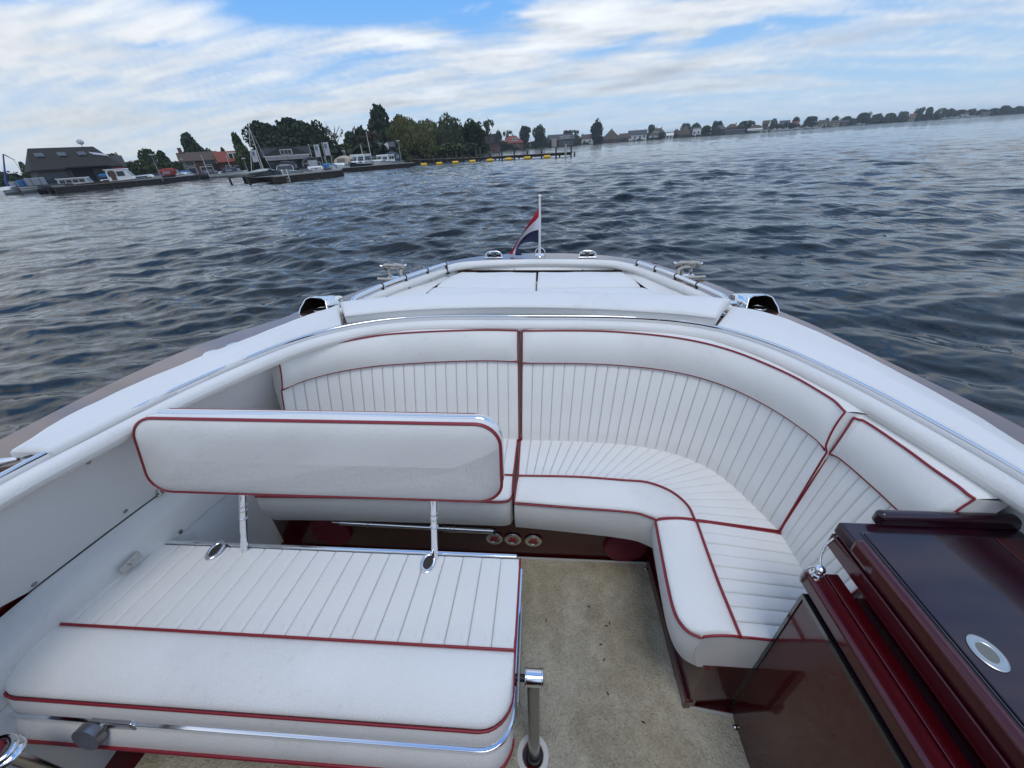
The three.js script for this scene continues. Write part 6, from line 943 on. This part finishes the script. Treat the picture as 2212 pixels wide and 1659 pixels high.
[[1648, 470], [1658, 474], [1672, 480], [1684, 486], [1700, 494], [1722, 512], [1742, 530], [1762, 548], [1856, 640], [2040, 765], [2056, 770], [2068, 776], [2092, 790], [2104, 796]].forEach(([x, D], i) => boat(x, D, `${ORD[i]} small white yacht along the far shore counted from the white landing shed`, { name: 'far_yacht', group: 'yachts along the far shore', L: 8 + (i % 3) * 2, W: 3, H: 1.1, turn: 1.2 + 0.4 * Math.sin(i * 2), cabin: [-1.8, 1.6, 1.1, 2.2], mast: i % 3 === 1 ? [0, 9] : undefined, nw: 1 }));

// ---------------------------------------------------------------- lamp posts, poles, banners, crane
[[859, 868, 303, 71, 'globe-topped lamp post on the low quay beside the willows'], [325, 347, 333, 84, 'leaning lamp post on the long dark dock'], [391, 404, 343, 106, 'shorter lamp post at the landward end of the dock'], [525, 530, 341, 78, 'lamp post beside the bow of the sailing boat'], [741, 744, 325, 84, 'thin lamp post behind the sand coloured hood']].forEach(([x, , y, D, lab]) => { const p = wz(x, y, D).setY(0.4), h = wz(x, y, D).y - 0.4; const t = worldThing('lamp_post', lab, 'lamp post', p, 0, 'lamp posts of the marina'); part(t, 'pole', bar(V(0, 0, 0), V(0, h - 0.12, 0), 0.06, 0.045, 10), std([0.28, 0.28, 0.26], 0.5)); part(t, 'lamp_head', new THREE.LatheGeometry([[0.02, -0.22], [0.16, -0.16], [0.30, -0.02], [0.28, 0.04], [0.10, 0.10], [0, 0.11]].map(([a, b]) => new THREE.Vector2(a, b)), 18).translate(0, h - 0.1, 0), std([0.34, 0.34, 0.32], 0.4)); });
[[790, 802, 286, 75, 'tall bare white mast pole beside the cabin cruisers'], [434, 0, 336, 99, 'slanting pole beside the brown brick house'], [666, 0, 313, 82, 'flag pole at the corner of the black boathouse'], [694, 0, 309, 83, 'second flag pole beside the black boathouse'], [551, 0, 325, 84, 'pole behind the sailing boat mast'], [744, 0, 327, 78, 'slanting white pole behind the sand coloured hood'], [488, 0, 337, 100, 'short mast in front of the red roofed house'], [700, 0, 340, 90, 'short pole behind the blue tarpaulin'], [1068, 0, 282, 255, 'white pole before the red pyramid roof'], [1145, 0, 293, 305, 'white flagpole on the lawn by the modern house']].forEach(([x, , y, D, lab]) => { const p = wz(x, y, D).setY(0.4), h = wz(x, y, D).y - 0.4; const t = worldThing('flag_pole', lab, 'pole', p, 0, 'poles on the shore'); part(t, 'pole', bar(V(0, 0, 0), V(0.05 * h * 0.3, h, 0), D > 200 ? 0.12 : 0.055, D > 200 ? 0.1 : 0.035, 8), std([0.62, 0.61, 0.58], 0.5)); part(t, 'truck', new THREE.SphereGeometry(0.07, 8, 6).translate(0.015 * h, h, 0), white); });
[[686, 701, 312, 80, 'upright white banner with grey print next to the black boathouse'], [706, 718, 307, 81, 'second upright white banner with grey print next to the black boathouse'], [550, 560, 324, 82, 'pale furled banner behind the sailing boat']].forEach(([x, , y, D, lab]) => { const p = wz(x, y, D).setY(0.4), h = wz(x, y, D).y - 0.4; const t = worldThing('beach_banner', lab, 'banner', p, facing(p), 'upright banners'); part(t, 'pole', bar(V(0, 0, 0), V(0.1, h, 0), 0.04, 0.03, 8), alu); part(t, 'cloth', grid((u, v) => V(0.1 - 0.75 * u - 0.1 * v, h - v * h * 0.5, 0.08 * Math.sin(u * 4 + v * 2)), 8, 10), std([0.5, 0.51, 0.54], 0.8)); part(t, 'print', grid((u, v) => V(0.06 - 0.2 - 0.35 * u - 0.1 * (0.1 + v * 0.4), h - (0.12 + v * 0.3) * h * 0.5, 0.08 * Math.sin(u * 2 + 1) + 0.03), 4, 6), std([0.16, 0.17, 0.2], 0.8)); });
{ const p = wAt(14, 116, 0.5), h = wz(34, 332, 116).y - 0.5; const t = worldThing('boat_crane', 'blue slewing boat crane beside the thatched boathouse', 'crane', p, facing(p)); part(t, 'base', bar(V(0, 0, 0), V(0, h * 0.28, 0), 0.25, 0.2), std([0.04, 0.06, 0.2], 0.5)); part(t, 'boom', bar(V(0, h * 0.25, 0), V(1.7, h, 0), 0.14, 0.09), std([0.05, 0.07, 0.28], 0.5)); part(t, 'hoist_arm', bar(V(1.7, h, 0), V(2.6, h * 0.82, 0), 0.08, 0.05), blackWood); part(t, 'cable', bar(V(2.5, h * 0.84, 0), V(2.5, h * 0.5, 0), 0.02), blackWood); }
{ // pale posts and rails on the sheet-covered landing
  [[40, 101], [58, 100], [76, 99]].forEach(([x, D], i) => { const p = wAt(x, D, 0.9); const t = worldThing('tarpaulin_stack', ['low stack under a grey tarpaulin by the barge end of the landing stage', 'stack under a bright blue tarpaulin on the landing stage', 'tallest grey tarpaulin stack on the landing stage'][i], 'tarpaulin', p, facing(p), 'covered stacks on the landing stage'); part(t, 'cover', rbox(-1.1, 1.1, 0, 0.75 + 0.15 * i, -0.6, 0.6, 0.12), i === 1 ? canvasBlue : std([0.26, 0.28, 0.31], 0.8)); part(t, 'lashing', [box(-0.5, -0.44, 0, 0.78 + 0.15 * i, -0.62, 0.62), box(0.44, 0.5, 0, 0.78 + 0.15 * i, -0.62, 0.62)], canvasBlack); });
}
scene.fog = new THREE.FogExp2(new THREE.Color(0.72, 0.80, 0.88), 0.00030);
renderer.render(scene, camera);
